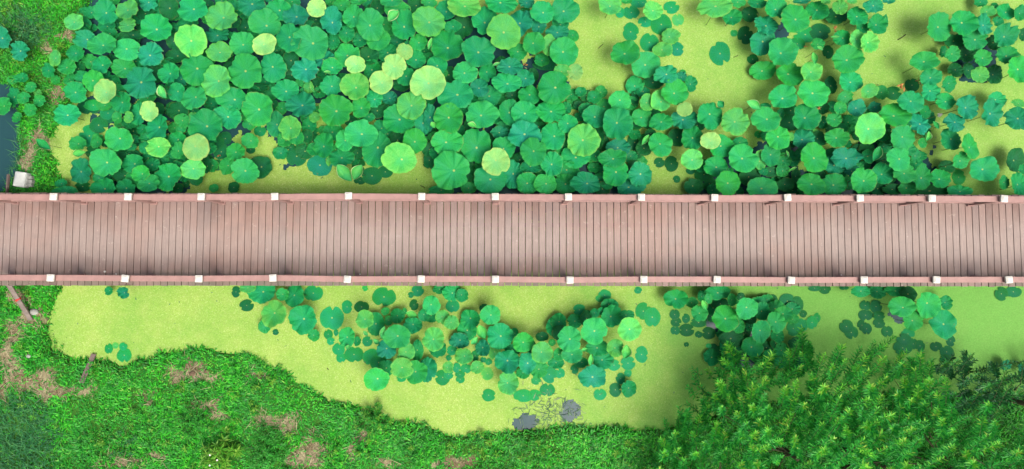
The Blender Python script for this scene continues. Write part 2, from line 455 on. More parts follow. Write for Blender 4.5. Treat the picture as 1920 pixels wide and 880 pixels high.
fk = keep[:-1, :-1] & keep[1:, 1:] & keep[1:, :-1] & keep[:-1, 1:]
idx = np.arange(DX.size).reshape(DX.shape)
F = np.stack([idx[:-1, :-1], idx[:-1, 1:], idx[1:, 1:], idx[1:, :-1]], -1)[fk]
used, inv = np.unique(F, return_inverse=True)
V = np.column_stack([Pd[used], np.full(len(used), .006) + rng.random(len(used)) * .003])
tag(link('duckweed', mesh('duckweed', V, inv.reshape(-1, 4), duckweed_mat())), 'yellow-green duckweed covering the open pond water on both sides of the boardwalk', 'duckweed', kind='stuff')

# ------------------------------------------------------------------ boardwalk
BW, RH, INS = 2.1418, .97, .1836
X0, X1, PITCH = -13.6, 14.2, .1585
root = empty('boardwalk', (0, 0, 0))
tag(root, 'long pinkish-brown plank boardwalk crossing the whole lotus pond', 'boardwalk')
mb = MB(); k = 0; x = X0
while x < X1:
    w = PITCH - .014
    dl = rng.normal(0, .004); dz = rng.normal(0, .0012)
    mb.box((x + w / 2, dl, DZ - .0175 + dz), (w, BW, .035), Matrix.Rotation(rng.normal(0, .0008), 3, 'Z'), .004)
    x += PITCH
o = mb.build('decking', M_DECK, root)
mb = MB()
for y in (-BW/2 + .12, -.35, .35, BW/2 - .12): mb.box(((X0+X1)/2, y, DZ - .036 - .09), (X1 - X0, .09, .18))
mb.build('beam', M_RAILD, root)
for i in range(-6, 8):
    mb = MB(); xx = i * 2.1 + .3
    mb.box((xx, 0, DZ - .29), (.14, BW - .2, .14))
    for y in (-.75, .75): mb.tube([(xx, y, -.8), (xx, y, DZ - .36)], .09, 10)
    mb.build('pile_frame', M_RAILD, root)

TOP = [(99,369),(239,369),(376.5,369),(514.5,368.5),(653,367.3),(790.5,368.5),(928.5,368.75),(1066,369.5),(1203,370),(1340.5,370.75),(1477.5,370.5),(1613.5,371.5),(1748.5,372),(1884,372.7)]
BOT = [(93.5,521.3),(233.5,522.5),(372,523),(511,521.6),(651,524),(789.5,523.5),(929,524),(1069,525.5),(1207.5,524.3),(1345,524.5),(1484.5,525.8),(1621,525.2),(1757,525),(1893,524.8)]
def railing(pts, side, label):
    root = empty('railing', (0, side * (BW/2 - INS), DZ))
    tag(root, label, 'railing', 'railings of the boardwalk')
    ps = [at(x, y, DZ + RH) for x, y in pts]
    sp = (ps[-1].x - ps[0].x) / 13
    ps = [Vector((ps[0].x - sp, ps[0].y, 0))] + ps + [Vector((ps[-1].x + sp, ps[-1].y, 0))]
    for p in ps:
        mb = MB(); mb.box((p.x, p.y, DZ + (RH - .05) / 2), (.118, .118, RH - .05), bev=.006)
        mb.box((p.x, p.y, DZ + .02), (.15, .15, .04))
        po = mb.build('post', M_RAIL, root)
        mb = MB(); a = Matrix.Rotation(rng.normal(0, .05), 3, 'Z')
        mb.box((p.x, p.y, DZ + RH - .022), (.154, .154, .045), a, .014)
        mb.box((p.x, p.y, DZ + RH + .0075), (.136, .136, .018), a, 0, 0, .55)
        c = mb.build('post_cap', M_CAP, None)
        c.parent = po; c.location = (0, 0, 0)
        c.data.transform(Matrix.Translation(c_off(p, root)))
    for a, b in zip(ps[:-1], ps[1:]):
        e = b - a; L = math.hypot(e.x, e.y) - .12; ang = math.atan2(e.y, e.x); M = Matrix.Rotation(ang, 3, 'Z'); c = (a + b) / 2
        for nm, z, sz in (('top_rail', DZ + RH - .115, (L, .125, .045)), ('middle_rail', DZ + .52, (L, .045, .10)), ('bottom_rail', DZ + .17, (L, .045, .10))):
            mb = MB(); mb.box((c.x, c.y, z), sz, M, .005); mb.build(nm, M_RAIL, root)
def c_off(p, root): return Vector((0, 0, 0)) - Vector(root.location)
railing(TOP, 1, 'reddish-brown railing with white-capped posts on the dense lotus bed side')
railing(BOT, -1, 'reddish-brown railing with white-capped posts on the grass bank and tree side')

# ------------------------------------------------------------------ lotus leaves: tile origin in the photograph, then x y rx ry tone+height (4 units per pixel)
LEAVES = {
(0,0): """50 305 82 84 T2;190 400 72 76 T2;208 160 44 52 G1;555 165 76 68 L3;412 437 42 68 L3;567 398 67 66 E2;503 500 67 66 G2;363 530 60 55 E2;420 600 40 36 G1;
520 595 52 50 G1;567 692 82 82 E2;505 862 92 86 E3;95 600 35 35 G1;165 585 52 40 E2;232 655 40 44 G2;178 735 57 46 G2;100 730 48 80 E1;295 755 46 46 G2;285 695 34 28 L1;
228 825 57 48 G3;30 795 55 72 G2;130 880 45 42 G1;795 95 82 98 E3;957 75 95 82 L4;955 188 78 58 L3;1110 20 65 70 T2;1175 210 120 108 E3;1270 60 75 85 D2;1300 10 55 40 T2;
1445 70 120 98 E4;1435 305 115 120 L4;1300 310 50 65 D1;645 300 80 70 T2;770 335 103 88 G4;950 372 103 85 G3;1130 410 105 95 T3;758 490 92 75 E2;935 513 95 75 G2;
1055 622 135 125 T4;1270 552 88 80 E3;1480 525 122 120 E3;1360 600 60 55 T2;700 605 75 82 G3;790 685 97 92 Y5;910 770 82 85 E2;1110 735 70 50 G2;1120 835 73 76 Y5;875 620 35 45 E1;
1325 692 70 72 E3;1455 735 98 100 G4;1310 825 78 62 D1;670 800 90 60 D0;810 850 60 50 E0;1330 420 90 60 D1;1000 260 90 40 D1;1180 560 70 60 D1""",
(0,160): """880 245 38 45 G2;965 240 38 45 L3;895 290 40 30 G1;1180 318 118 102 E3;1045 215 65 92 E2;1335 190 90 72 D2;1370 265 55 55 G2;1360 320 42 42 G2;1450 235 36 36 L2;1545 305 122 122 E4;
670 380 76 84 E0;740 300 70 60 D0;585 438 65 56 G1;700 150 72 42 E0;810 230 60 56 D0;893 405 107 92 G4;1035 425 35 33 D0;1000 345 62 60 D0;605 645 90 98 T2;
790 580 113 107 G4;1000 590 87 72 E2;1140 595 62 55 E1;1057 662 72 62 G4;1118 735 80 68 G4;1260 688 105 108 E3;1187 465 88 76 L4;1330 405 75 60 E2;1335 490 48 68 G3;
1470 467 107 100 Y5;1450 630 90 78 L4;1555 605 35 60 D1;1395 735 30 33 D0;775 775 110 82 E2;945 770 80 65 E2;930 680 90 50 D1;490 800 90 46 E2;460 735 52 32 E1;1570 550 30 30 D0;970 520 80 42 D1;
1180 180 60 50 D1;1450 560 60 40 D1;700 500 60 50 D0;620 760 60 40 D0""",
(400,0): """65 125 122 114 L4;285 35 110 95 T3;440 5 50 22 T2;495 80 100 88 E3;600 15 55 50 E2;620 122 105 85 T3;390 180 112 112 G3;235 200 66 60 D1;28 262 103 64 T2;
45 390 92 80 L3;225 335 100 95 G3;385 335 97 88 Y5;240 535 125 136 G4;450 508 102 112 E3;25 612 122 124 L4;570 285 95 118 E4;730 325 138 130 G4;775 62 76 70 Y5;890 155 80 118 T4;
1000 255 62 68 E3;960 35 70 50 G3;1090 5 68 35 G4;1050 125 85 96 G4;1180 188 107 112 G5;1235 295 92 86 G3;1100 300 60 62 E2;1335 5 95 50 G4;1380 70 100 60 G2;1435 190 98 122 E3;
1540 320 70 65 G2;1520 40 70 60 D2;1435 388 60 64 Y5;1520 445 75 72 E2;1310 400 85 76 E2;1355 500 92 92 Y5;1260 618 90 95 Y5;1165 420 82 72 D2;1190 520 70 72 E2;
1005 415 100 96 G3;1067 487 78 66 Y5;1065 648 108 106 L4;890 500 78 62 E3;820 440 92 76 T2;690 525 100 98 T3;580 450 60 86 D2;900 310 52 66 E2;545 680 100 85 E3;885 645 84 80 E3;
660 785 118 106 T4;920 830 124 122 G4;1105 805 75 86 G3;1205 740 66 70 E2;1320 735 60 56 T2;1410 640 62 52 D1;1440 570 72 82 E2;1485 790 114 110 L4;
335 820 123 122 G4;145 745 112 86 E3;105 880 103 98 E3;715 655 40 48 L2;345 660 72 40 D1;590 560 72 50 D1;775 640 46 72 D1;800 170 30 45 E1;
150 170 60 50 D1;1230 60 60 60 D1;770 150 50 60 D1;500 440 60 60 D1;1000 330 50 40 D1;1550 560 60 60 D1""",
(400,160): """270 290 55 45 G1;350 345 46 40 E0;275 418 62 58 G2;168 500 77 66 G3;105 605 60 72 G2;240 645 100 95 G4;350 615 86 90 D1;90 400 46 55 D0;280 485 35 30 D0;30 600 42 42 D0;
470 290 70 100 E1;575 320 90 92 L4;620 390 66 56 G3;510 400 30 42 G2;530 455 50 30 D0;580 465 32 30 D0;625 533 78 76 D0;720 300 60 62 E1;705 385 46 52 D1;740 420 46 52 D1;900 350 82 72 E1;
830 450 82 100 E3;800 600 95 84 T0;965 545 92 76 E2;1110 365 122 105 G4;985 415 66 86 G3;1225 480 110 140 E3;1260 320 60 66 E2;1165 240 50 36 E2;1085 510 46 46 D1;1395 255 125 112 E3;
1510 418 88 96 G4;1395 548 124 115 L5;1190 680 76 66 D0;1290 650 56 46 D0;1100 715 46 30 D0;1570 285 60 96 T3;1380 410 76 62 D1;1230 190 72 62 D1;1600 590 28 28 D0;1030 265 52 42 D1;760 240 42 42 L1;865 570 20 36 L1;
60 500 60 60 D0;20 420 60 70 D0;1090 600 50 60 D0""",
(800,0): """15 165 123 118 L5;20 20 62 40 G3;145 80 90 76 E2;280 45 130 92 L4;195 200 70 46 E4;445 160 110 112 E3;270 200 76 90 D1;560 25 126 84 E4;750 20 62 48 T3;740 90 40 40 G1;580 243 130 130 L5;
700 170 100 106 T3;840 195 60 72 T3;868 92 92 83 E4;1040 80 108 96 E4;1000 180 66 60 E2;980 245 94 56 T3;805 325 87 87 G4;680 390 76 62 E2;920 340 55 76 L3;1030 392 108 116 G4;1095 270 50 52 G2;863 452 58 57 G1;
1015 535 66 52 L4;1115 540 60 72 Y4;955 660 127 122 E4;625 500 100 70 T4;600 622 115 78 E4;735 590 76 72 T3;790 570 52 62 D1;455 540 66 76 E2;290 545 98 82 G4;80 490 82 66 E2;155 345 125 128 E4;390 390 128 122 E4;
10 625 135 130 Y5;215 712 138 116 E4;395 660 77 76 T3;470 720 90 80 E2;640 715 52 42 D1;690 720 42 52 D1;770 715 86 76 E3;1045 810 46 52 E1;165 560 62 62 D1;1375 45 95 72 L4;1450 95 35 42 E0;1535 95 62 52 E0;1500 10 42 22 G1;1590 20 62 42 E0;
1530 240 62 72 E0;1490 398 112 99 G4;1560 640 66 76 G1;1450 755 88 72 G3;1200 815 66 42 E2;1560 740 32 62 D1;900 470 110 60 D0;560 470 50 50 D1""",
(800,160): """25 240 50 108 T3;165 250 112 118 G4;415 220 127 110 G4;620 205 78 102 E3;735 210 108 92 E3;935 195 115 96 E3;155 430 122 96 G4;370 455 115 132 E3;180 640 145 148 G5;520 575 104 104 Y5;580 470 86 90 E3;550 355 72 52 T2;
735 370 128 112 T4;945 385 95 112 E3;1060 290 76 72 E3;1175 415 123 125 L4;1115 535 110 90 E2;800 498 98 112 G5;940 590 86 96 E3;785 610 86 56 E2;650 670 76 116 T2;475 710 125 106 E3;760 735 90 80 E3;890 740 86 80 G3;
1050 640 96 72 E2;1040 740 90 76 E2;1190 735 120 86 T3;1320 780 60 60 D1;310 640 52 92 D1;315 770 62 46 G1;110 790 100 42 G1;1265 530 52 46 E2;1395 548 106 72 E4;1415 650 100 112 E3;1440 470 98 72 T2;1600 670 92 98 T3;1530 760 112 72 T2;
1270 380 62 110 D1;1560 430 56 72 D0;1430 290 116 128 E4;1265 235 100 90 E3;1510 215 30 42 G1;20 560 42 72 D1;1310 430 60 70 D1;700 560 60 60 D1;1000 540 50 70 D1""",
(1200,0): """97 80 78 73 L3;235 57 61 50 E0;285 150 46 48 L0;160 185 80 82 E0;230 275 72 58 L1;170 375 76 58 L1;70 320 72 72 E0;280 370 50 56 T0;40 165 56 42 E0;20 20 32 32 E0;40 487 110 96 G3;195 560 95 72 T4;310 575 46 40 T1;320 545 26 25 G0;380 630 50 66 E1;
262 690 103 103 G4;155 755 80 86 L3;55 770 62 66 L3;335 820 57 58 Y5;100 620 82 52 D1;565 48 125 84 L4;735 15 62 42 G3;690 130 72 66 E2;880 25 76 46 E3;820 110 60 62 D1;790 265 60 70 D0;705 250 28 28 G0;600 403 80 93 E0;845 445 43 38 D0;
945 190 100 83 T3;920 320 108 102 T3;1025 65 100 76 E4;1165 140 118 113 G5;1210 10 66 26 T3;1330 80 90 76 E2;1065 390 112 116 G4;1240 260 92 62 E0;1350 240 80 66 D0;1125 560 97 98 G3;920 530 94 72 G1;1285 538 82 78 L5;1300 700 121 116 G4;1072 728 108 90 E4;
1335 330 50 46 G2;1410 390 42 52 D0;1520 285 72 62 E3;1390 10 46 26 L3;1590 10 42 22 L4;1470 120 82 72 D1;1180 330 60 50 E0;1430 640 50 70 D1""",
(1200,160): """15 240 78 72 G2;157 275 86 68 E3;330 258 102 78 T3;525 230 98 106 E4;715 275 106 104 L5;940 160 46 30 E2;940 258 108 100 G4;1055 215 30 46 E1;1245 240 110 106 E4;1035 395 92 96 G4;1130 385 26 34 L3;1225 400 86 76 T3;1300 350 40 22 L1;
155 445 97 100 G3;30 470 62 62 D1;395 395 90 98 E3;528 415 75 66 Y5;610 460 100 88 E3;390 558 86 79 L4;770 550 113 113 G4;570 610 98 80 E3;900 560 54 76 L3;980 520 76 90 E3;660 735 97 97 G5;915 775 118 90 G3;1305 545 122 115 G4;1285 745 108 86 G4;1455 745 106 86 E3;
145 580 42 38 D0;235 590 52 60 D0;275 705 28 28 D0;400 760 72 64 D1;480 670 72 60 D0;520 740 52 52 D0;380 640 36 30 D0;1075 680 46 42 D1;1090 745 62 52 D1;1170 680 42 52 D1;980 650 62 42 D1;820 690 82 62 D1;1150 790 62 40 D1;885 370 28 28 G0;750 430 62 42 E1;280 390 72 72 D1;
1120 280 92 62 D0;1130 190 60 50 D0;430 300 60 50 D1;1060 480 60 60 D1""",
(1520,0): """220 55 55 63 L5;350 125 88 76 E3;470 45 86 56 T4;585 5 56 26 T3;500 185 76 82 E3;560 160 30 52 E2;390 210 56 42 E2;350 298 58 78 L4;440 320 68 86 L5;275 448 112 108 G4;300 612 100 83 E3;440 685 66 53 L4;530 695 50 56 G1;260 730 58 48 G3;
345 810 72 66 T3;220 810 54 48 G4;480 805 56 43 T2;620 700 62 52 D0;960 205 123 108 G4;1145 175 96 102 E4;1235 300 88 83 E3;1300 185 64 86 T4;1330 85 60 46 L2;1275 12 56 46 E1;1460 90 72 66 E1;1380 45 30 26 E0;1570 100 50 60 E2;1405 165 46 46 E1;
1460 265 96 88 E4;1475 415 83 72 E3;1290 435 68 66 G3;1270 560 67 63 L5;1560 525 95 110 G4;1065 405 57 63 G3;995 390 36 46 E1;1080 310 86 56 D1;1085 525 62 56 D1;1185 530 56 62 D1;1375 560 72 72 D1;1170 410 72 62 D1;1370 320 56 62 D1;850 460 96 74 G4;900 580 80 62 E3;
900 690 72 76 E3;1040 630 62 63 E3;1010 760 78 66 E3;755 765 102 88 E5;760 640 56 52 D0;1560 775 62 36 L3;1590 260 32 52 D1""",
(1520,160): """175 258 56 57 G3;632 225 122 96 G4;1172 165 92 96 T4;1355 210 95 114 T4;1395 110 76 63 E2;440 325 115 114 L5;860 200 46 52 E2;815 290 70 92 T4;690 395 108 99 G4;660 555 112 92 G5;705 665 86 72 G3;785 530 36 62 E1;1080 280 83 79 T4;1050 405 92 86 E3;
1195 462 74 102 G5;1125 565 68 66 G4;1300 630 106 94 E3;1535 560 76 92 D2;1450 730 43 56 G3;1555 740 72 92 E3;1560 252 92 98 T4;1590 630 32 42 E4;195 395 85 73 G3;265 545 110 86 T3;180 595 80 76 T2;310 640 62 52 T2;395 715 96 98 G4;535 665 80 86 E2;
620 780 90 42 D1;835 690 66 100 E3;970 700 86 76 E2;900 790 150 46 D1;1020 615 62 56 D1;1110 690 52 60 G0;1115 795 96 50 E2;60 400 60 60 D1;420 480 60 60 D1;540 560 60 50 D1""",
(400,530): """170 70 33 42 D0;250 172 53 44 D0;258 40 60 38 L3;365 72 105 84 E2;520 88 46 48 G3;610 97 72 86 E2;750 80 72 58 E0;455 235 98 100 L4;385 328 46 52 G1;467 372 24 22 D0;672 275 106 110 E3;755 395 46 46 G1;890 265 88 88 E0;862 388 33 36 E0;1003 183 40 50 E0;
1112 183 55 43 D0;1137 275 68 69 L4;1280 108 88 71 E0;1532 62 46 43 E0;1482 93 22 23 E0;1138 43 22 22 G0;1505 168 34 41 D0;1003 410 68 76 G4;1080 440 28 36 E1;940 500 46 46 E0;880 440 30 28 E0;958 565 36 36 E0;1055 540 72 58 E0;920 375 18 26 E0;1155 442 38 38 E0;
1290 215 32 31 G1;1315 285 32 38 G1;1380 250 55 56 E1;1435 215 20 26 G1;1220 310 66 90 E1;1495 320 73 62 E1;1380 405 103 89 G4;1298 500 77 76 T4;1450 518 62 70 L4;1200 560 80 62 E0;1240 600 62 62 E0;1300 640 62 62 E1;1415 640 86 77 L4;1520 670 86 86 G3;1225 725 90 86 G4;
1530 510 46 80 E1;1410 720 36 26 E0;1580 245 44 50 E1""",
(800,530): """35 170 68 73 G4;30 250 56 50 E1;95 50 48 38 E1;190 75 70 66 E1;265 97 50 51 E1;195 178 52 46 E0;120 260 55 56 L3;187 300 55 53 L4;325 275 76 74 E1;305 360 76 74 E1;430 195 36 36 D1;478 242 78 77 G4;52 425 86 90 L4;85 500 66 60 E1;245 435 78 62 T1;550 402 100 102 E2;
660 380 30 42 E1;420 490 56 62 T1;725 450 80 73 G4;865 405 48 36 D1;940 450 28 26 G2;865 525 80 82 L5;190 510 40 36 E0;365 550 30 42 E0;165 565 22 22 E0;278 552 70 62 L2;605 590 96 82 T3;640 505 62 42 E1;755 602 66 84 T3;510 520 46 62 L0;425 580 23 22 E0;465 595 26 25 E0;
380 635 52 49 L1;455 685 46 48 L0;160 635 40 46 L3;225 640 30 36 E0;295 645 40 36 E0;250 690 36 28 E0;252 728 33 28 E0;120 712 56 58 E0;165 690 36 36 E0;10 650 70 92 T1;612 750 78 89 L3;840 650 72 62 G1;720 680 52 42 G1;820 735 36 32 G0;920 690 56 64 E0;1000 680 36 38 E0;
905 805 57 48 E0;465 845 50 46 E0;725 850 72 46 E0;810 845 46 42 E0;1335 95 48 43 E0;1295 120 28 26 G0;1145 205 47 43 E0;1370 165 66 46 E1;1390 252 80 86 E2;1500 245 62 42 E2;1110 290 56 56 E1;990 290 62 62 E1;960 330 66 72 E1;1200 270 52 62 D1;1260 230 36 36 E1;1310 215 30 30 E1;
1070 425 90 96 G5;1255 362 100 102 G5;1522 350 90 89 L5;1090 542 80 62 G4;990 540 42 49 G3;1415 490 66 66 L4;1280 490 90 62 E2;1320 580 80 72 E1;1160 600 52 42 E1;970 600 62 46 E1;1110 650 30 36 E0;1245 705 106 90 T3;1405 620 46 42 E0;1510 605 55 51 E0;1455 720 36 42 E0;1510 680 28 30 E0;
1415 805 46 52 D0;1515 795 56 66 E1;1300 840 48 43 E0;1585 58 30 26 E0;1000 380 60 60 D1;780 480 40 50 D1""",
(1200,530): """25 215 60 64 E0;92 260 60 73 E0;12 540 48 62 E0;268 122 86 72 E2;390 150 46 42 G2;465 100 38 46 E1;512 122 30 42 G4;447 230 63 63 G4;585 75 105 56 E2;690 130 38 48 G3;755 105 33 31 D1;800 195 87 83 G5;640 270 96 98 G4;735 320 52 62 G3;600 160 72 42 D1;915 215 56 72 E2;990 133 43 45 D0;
1105 140 62 56 D0;1180 165 46 62 D0;1225 235 28 28 D0;1075 238 62 60 G3;1020 300 70 80 G4;905 365 72 88 G4;845 480 86 76 E2;1030 400 56 52 E1;950 490 52 52 D1;690 420 96 66 D1;620 480 26 60 E1;515 380 52 46 D0;440 390 28 26 D0;550 500 36 42 D0;600 510 36 36 D0;
260 240 38 38 D0;270 295 40 36 D0;265 360 36 33 D0;350 357 58 47 D0;345 270 30 36 D0;440 300 62 36 D0;348 465 19 19 D0;515 475 21 19 G0;1060 510 62 62 G1;1150 345 52 56 E0;1210 320 52 50 E0;1290 300 42 50 E0;1328 263 26 36 E0;1310 42 52 24 D0;1385 50 46 36 D0;1530 40 36 16 D0;780 430 60 50 D1""",
(1520,530): """268 330 52 51 D0;305 375 51 48 D0;410 172 42 38 D0;412 245 55 41 D0;490 180 46 49 D0;512 248 46 33 D0;512 305 46 37 D0;385 320 36 42 D0;420 347 38 43 D0;573 367 44 42 D0;375 65 76 48 E3;500 70 66 52 E1;640 60 90 42 E1;730 90 62 62 D1;685 182 88 78 G5;880 170 93 98 G5;768 285 80 74 G4;
995 310 92 110 E3;1015 150 46 56 E2;730 385 52 42 E0;700 430 56 46 D0;690 490 72 52 D0;820 475 38 43 D0;770 460 32 42 D0;1050 437 35 42 D0;940 480 46 36 D0;1020 520 52 46 D0;1010 570 42 30 D0;1430 85 50 52 D0;1520 70 62 42 D0;1465 620 46 42 T1;1590 650 32 52 T1""",
(180,530): """204 76 54 46 T4;96 62 36 34 E1;96 496 30 38 E0;204 480 30 30 E0;212 546 54 52 E0;146 472 24 24 L0""",
}
BASE_Z = [.014, .17, .33, .48, .62, .76]
allv = []
for (ox, oy), txt in LEAVES.items():
    for t in txt.replace('\n', '').split(';'):
        x, y, rx, ry, c = t.split(); allv.append(dict(x=ox + float(x)/4, y=oy + float(y)/4, rx=float(rx)/4, ry=float(ry)/4, c=c[0], l=int(c[1])))
for i, v in enumerate(allv): v['i'] = i; v['h'] = random.random()
# stack them: an overlapping leaf stands above the one it covers
order = sorted(allv, key=lambda v: (v['l'], v['h'])); done = []
for v in order:
    z = BASE_Z[v['l']] + (v['h'] * .07 if v['l'] else 0)
    for w in done:
        if abs(w['x'] - v['x']) < w['rx'] + v['rx'] and abs(w['y'] - v['y']) < w['ry'] + v['ry']:
            q = math.hypot((w['x']-v['x'])/(w['rx']+v['rx']), (w['y']-v['y'])/(w['ry']+v['ry']))
            if q < .93: z = max(z, w['z'] + ((.042 if q < .75 else .026) if v['l'] else .006))
    v['z'] = min(z, 1.25); done.append(v)

def blade(v, rs):
    """ruffled round blade with two shallow clefts; returns verts, faces, uvs, tone"""
    n, fl = 72, v['l'] == 0
    rad = [0, .06, .22, .42, .62, .80, .92, 1.0]
    th = np.linspace(0, 2*np.pi, n, endpoint=False)
    t0 = rs.uniform(0, 2*np.pi)
    def dist(a): return np.abs((th - a + np.pi) % (2*np.pi) - np.pi)
    big = v['rx'] > 15
    a1 = rs.uniform(.22, .50) if fl else rs.uniform(.07, .22); a2 = a1 * rs.uniform(.2, .9)
    out = 1 - a1*np.exp(-(dist(t0)/.15)**2) - a2*np.exp(-(dist(t0 + np.pi + rs.uniform(-.25, .25))/.17)**2)
    fr = {'T': 1.5, 'E': 1.05, 'D': .7, 'G': .9, 'L': .9, 'Y': .6}[v['c']] * (.55 if fl else 1)
    out += .030*fr*np.sin(3*th + rs.uniform(0, 6)) + .026*fr*np.sin(5*th + rs.uniform(0, 6)) +   .040*fr*np.abs(np.sin(rs.integers(6, 10)*th + rs.uniform(0, 6))) + .006*rs.normal(size=n)*fr
    out /= np.sort(out)[-6]
    wn_, ph, ph2 = rs.integers(6, 11), rs.uniform(0, 6), rs.uniform(0, 6)
    wave = (np.sin(wn_*th + ph) * (.6 + .4*np.sin(2*th + ph2)) + .5*np.sin(3*th + ph2)) * .105*fr
    pleat = np.sin(rs.integers(10, 14)*th + ph)*.014*fr
    ruff = np.sin((wn_*2+1)*th + ph2)*.034*fr
    k = mpp(v['z']); RX, RY = v['rx']*k*1.05, v['ry']*k*1.04; RR = (RX + RY)/2
    cup = 0 if fl else rs.uniform(.06, .30)
    tx, ty = (0, 0) if fl else (rs.normal(0, .13), rs.normal(0, .13))
    ofs = (0, 0) if fl else (rs.normal(0, .05), rs.normal(0, .05))
    V = [(ofs[0]*RX, ofs[1]*RY, -.0 if fl else -cup*RR*.5)]
    for r in rad[1:]:
        rr = 1 + (out - 1) * r**2.2
        x = r*rr*np.cos(th)*RX + ofs[0]*RX*(1-r); y = r*rr*np.sin(th)*RY + ofs[1]*RY*(1-r)
        z = (wave*r**2.6 + ruff*r**5 + pleat*r*(1-.4*r))*RR*(.12 if fl else 1) + cup*RR*(r**1.3 - .5) - (0 if fl else .16*RR*max(0, r-.8)**1.5*3)
        z = z + tx*x + ty*y
        V += list(zip(x, y, z))
    F, U = [], []
    for j in range(n):
        F.append((0, 1 + j, 1 + (j+1) % n)); u0, u1 = j/n, (j+1)/n; U += [((u0+u1)/2, 0), (u0, rad[1]), (u1, rad[1])]
    for i in range(1, len(rad) - 1):
        a, b = 1 + (i-1)*n, 1 + i*n
        for j in range(n):
            F.append((a+j, b+j, b+(j+1) % n, a+(j+1) % n)); u0, u1 = j/n, (j+1)/n
            U += [(u0, rad[i]), (u0, rad[i+1]), (u1, rad[i+1]), (u1, rad[i])]
    return V, F, U

def bay_of(v):
    xs = [p[0] for p in TOP] if v['y'] < 440 else [p[0] for p in BOT]
    return sum(1 for q in xs if q <= v['x'])
ORD = 'first second third fourth fifth sixth seventh eighth ninth tenth eleventh twelfth thirteenth fourteenth fifteenth sixteenth'.split()
NUM = 'one two three four five six seven eight nine ten eleven twelve thirteen fourteen fifteen sixteen'.split()
TONE = {'Y': 'pale yellow-green', 'L': 'light green', 'G': 'bright green', 'E': 'emerald green', 'T': 'bluish green', 'D': 'dark green'}
def size_word(v):
    r = (v['rx'] + v['ry'])/2
    return 'large' if r >= 25 else 'medium' if r >= 17.5 else 'small'
def place_word(v):
    b = bay_of(v)
    if v['x'] < 100 and v['y'] < 440: return 'on the far left bank'
    w = 'above' if v['y'] < 440 else 'below'
    if b == 0: return w + ' the boardwalk left of all posts'
    if b == 14: return w + ' the boardwalk right of all posts'
    return '%s the %s gap between railing posts' % (w, ORD[b-1])
stand = [v for v in allv if v['l'] > 0]
stand.sort(key=lambda v: -(v['rx']*v['ry']*(.35 if v['c'] == 'D' else 1)))
single, rest = stand[:300], stand[300:]
floating = [v for v in allv if v['l'] == 0]
def label_all(vs, noun):
    g = {}
    for v in vs: g.setdefault((size_word(v), TONE[v['c']], place_word(v)), []).append(v)
    for (s, t, p), m in g.items():
        m.sort(key=lambda v: (v['y'], v['x']))
        for i, v in enumerate(m):
            if len(m) == 1: q = ''
            elif len(m) == 2: q = ('upper', 'lower')[i] + ' of two, '
            elif i == 0: q = 'topmost of %s, ' % NUM[len(m)-1]
            elif i == len(m)-1: q = 'lowest of %s, ' % NUM[len(m)-1]
            else: q = '%s down of %s, ' % (ORD[i], NUM[len(m)-1])
            v['label'] = '%s %s %s, %s%s' % (s, t, noun, q, p)
label_all(single, 'lotus leaf'); label_all(floating, 'floating leaf')
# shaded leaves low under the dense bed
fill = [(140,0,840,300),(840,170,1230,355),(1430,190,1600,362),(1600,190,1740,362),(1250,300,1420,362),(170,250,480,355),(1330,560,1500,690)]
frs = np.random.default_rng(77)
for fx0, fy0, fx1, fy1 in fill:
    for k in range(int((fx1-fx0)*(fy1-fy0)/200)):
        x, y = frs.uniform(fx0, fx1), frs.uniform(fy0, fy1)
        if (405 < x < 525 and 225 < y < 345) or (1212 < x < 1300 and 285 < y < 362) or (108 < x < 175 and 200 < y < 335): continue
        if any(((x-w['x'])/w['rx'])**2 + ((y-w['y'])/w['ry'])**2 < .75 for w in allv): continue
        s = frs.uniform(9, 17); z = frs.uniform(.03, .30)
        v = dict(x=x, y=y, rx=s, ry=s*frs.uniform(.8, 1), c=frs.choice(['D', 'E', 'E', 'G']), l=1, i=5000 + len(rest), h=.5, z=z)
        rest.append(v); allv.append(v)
def grp(v): return 'standing lotus leaves in the pond'
def stalk_pts(p, z, rs):
    k = rs.normal(0, .07, 2)
    return [(k[0], k[1], -.25), (k[0]*.6, k[1]*.6, z*.5), (0, 0, z)]
SOIL_Z = lambda p: max(0.0, float(height(np.array([[p.x, p.y]]))[0]))
for v in single:
    rs = np.random.default_rng(1000 + v['i'])
    p = at(v['x'], v['y'], v['z']); V, F, U = blade(v, rs)
    r0 = empty('lotus_leaf', (p.x, p.y, 0)); tag(r0, v['label'], 'lotus leaf', grp(v))
    lz = v['z'] + (SOIL_Z(p) if v['x'] < 140 else 0)
    link('leaf_blade', mesh('leaf_blade', V, F, LM[v['c']], True, None, U), r0, (0, 0, lz))
    mb = MB(); c = Vector(V[0]); tt = stalk_pts(p, lz + c.z - .004, rs); tt[2] = (c.x, c.y, tt[2][2])
    mb.tube(tt, [.008, .007, .006], 5)
    link('stalk', mesh('stalk', mb.v, mb.f, M_STALK, True), r0)
for v in floating:
    rs = np.random.default_rng(1000 + v['i'])
    p = at(v['x'], v['y'], v['z']); V, F, U = blade(v, rs)
    o = link('floating_lotus_leaf', mesh('floating_lotus_leaf', V, F, LM[v['c']], True, None, U), None, (p.x, p.y, v['z']))
    tag(o, v['label'], 'lotus pad', 'floating lotus leaves lying on the duckweed')
VV, FF, UU, MI = [], [], [], []
keys = list(LM)
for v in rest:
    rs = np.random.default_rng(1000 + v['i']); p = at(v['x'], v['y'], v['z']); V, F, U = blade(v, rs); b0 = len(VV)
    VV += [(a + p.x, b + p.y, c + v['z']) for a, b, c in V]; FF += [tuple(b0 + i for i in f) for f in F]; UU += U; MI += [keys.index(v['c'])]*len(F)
o = link('small_lotus_leaves', mesh('small_lotus_leaves', VV, FF, [LM[k] for k in keys], True, MI, UU))
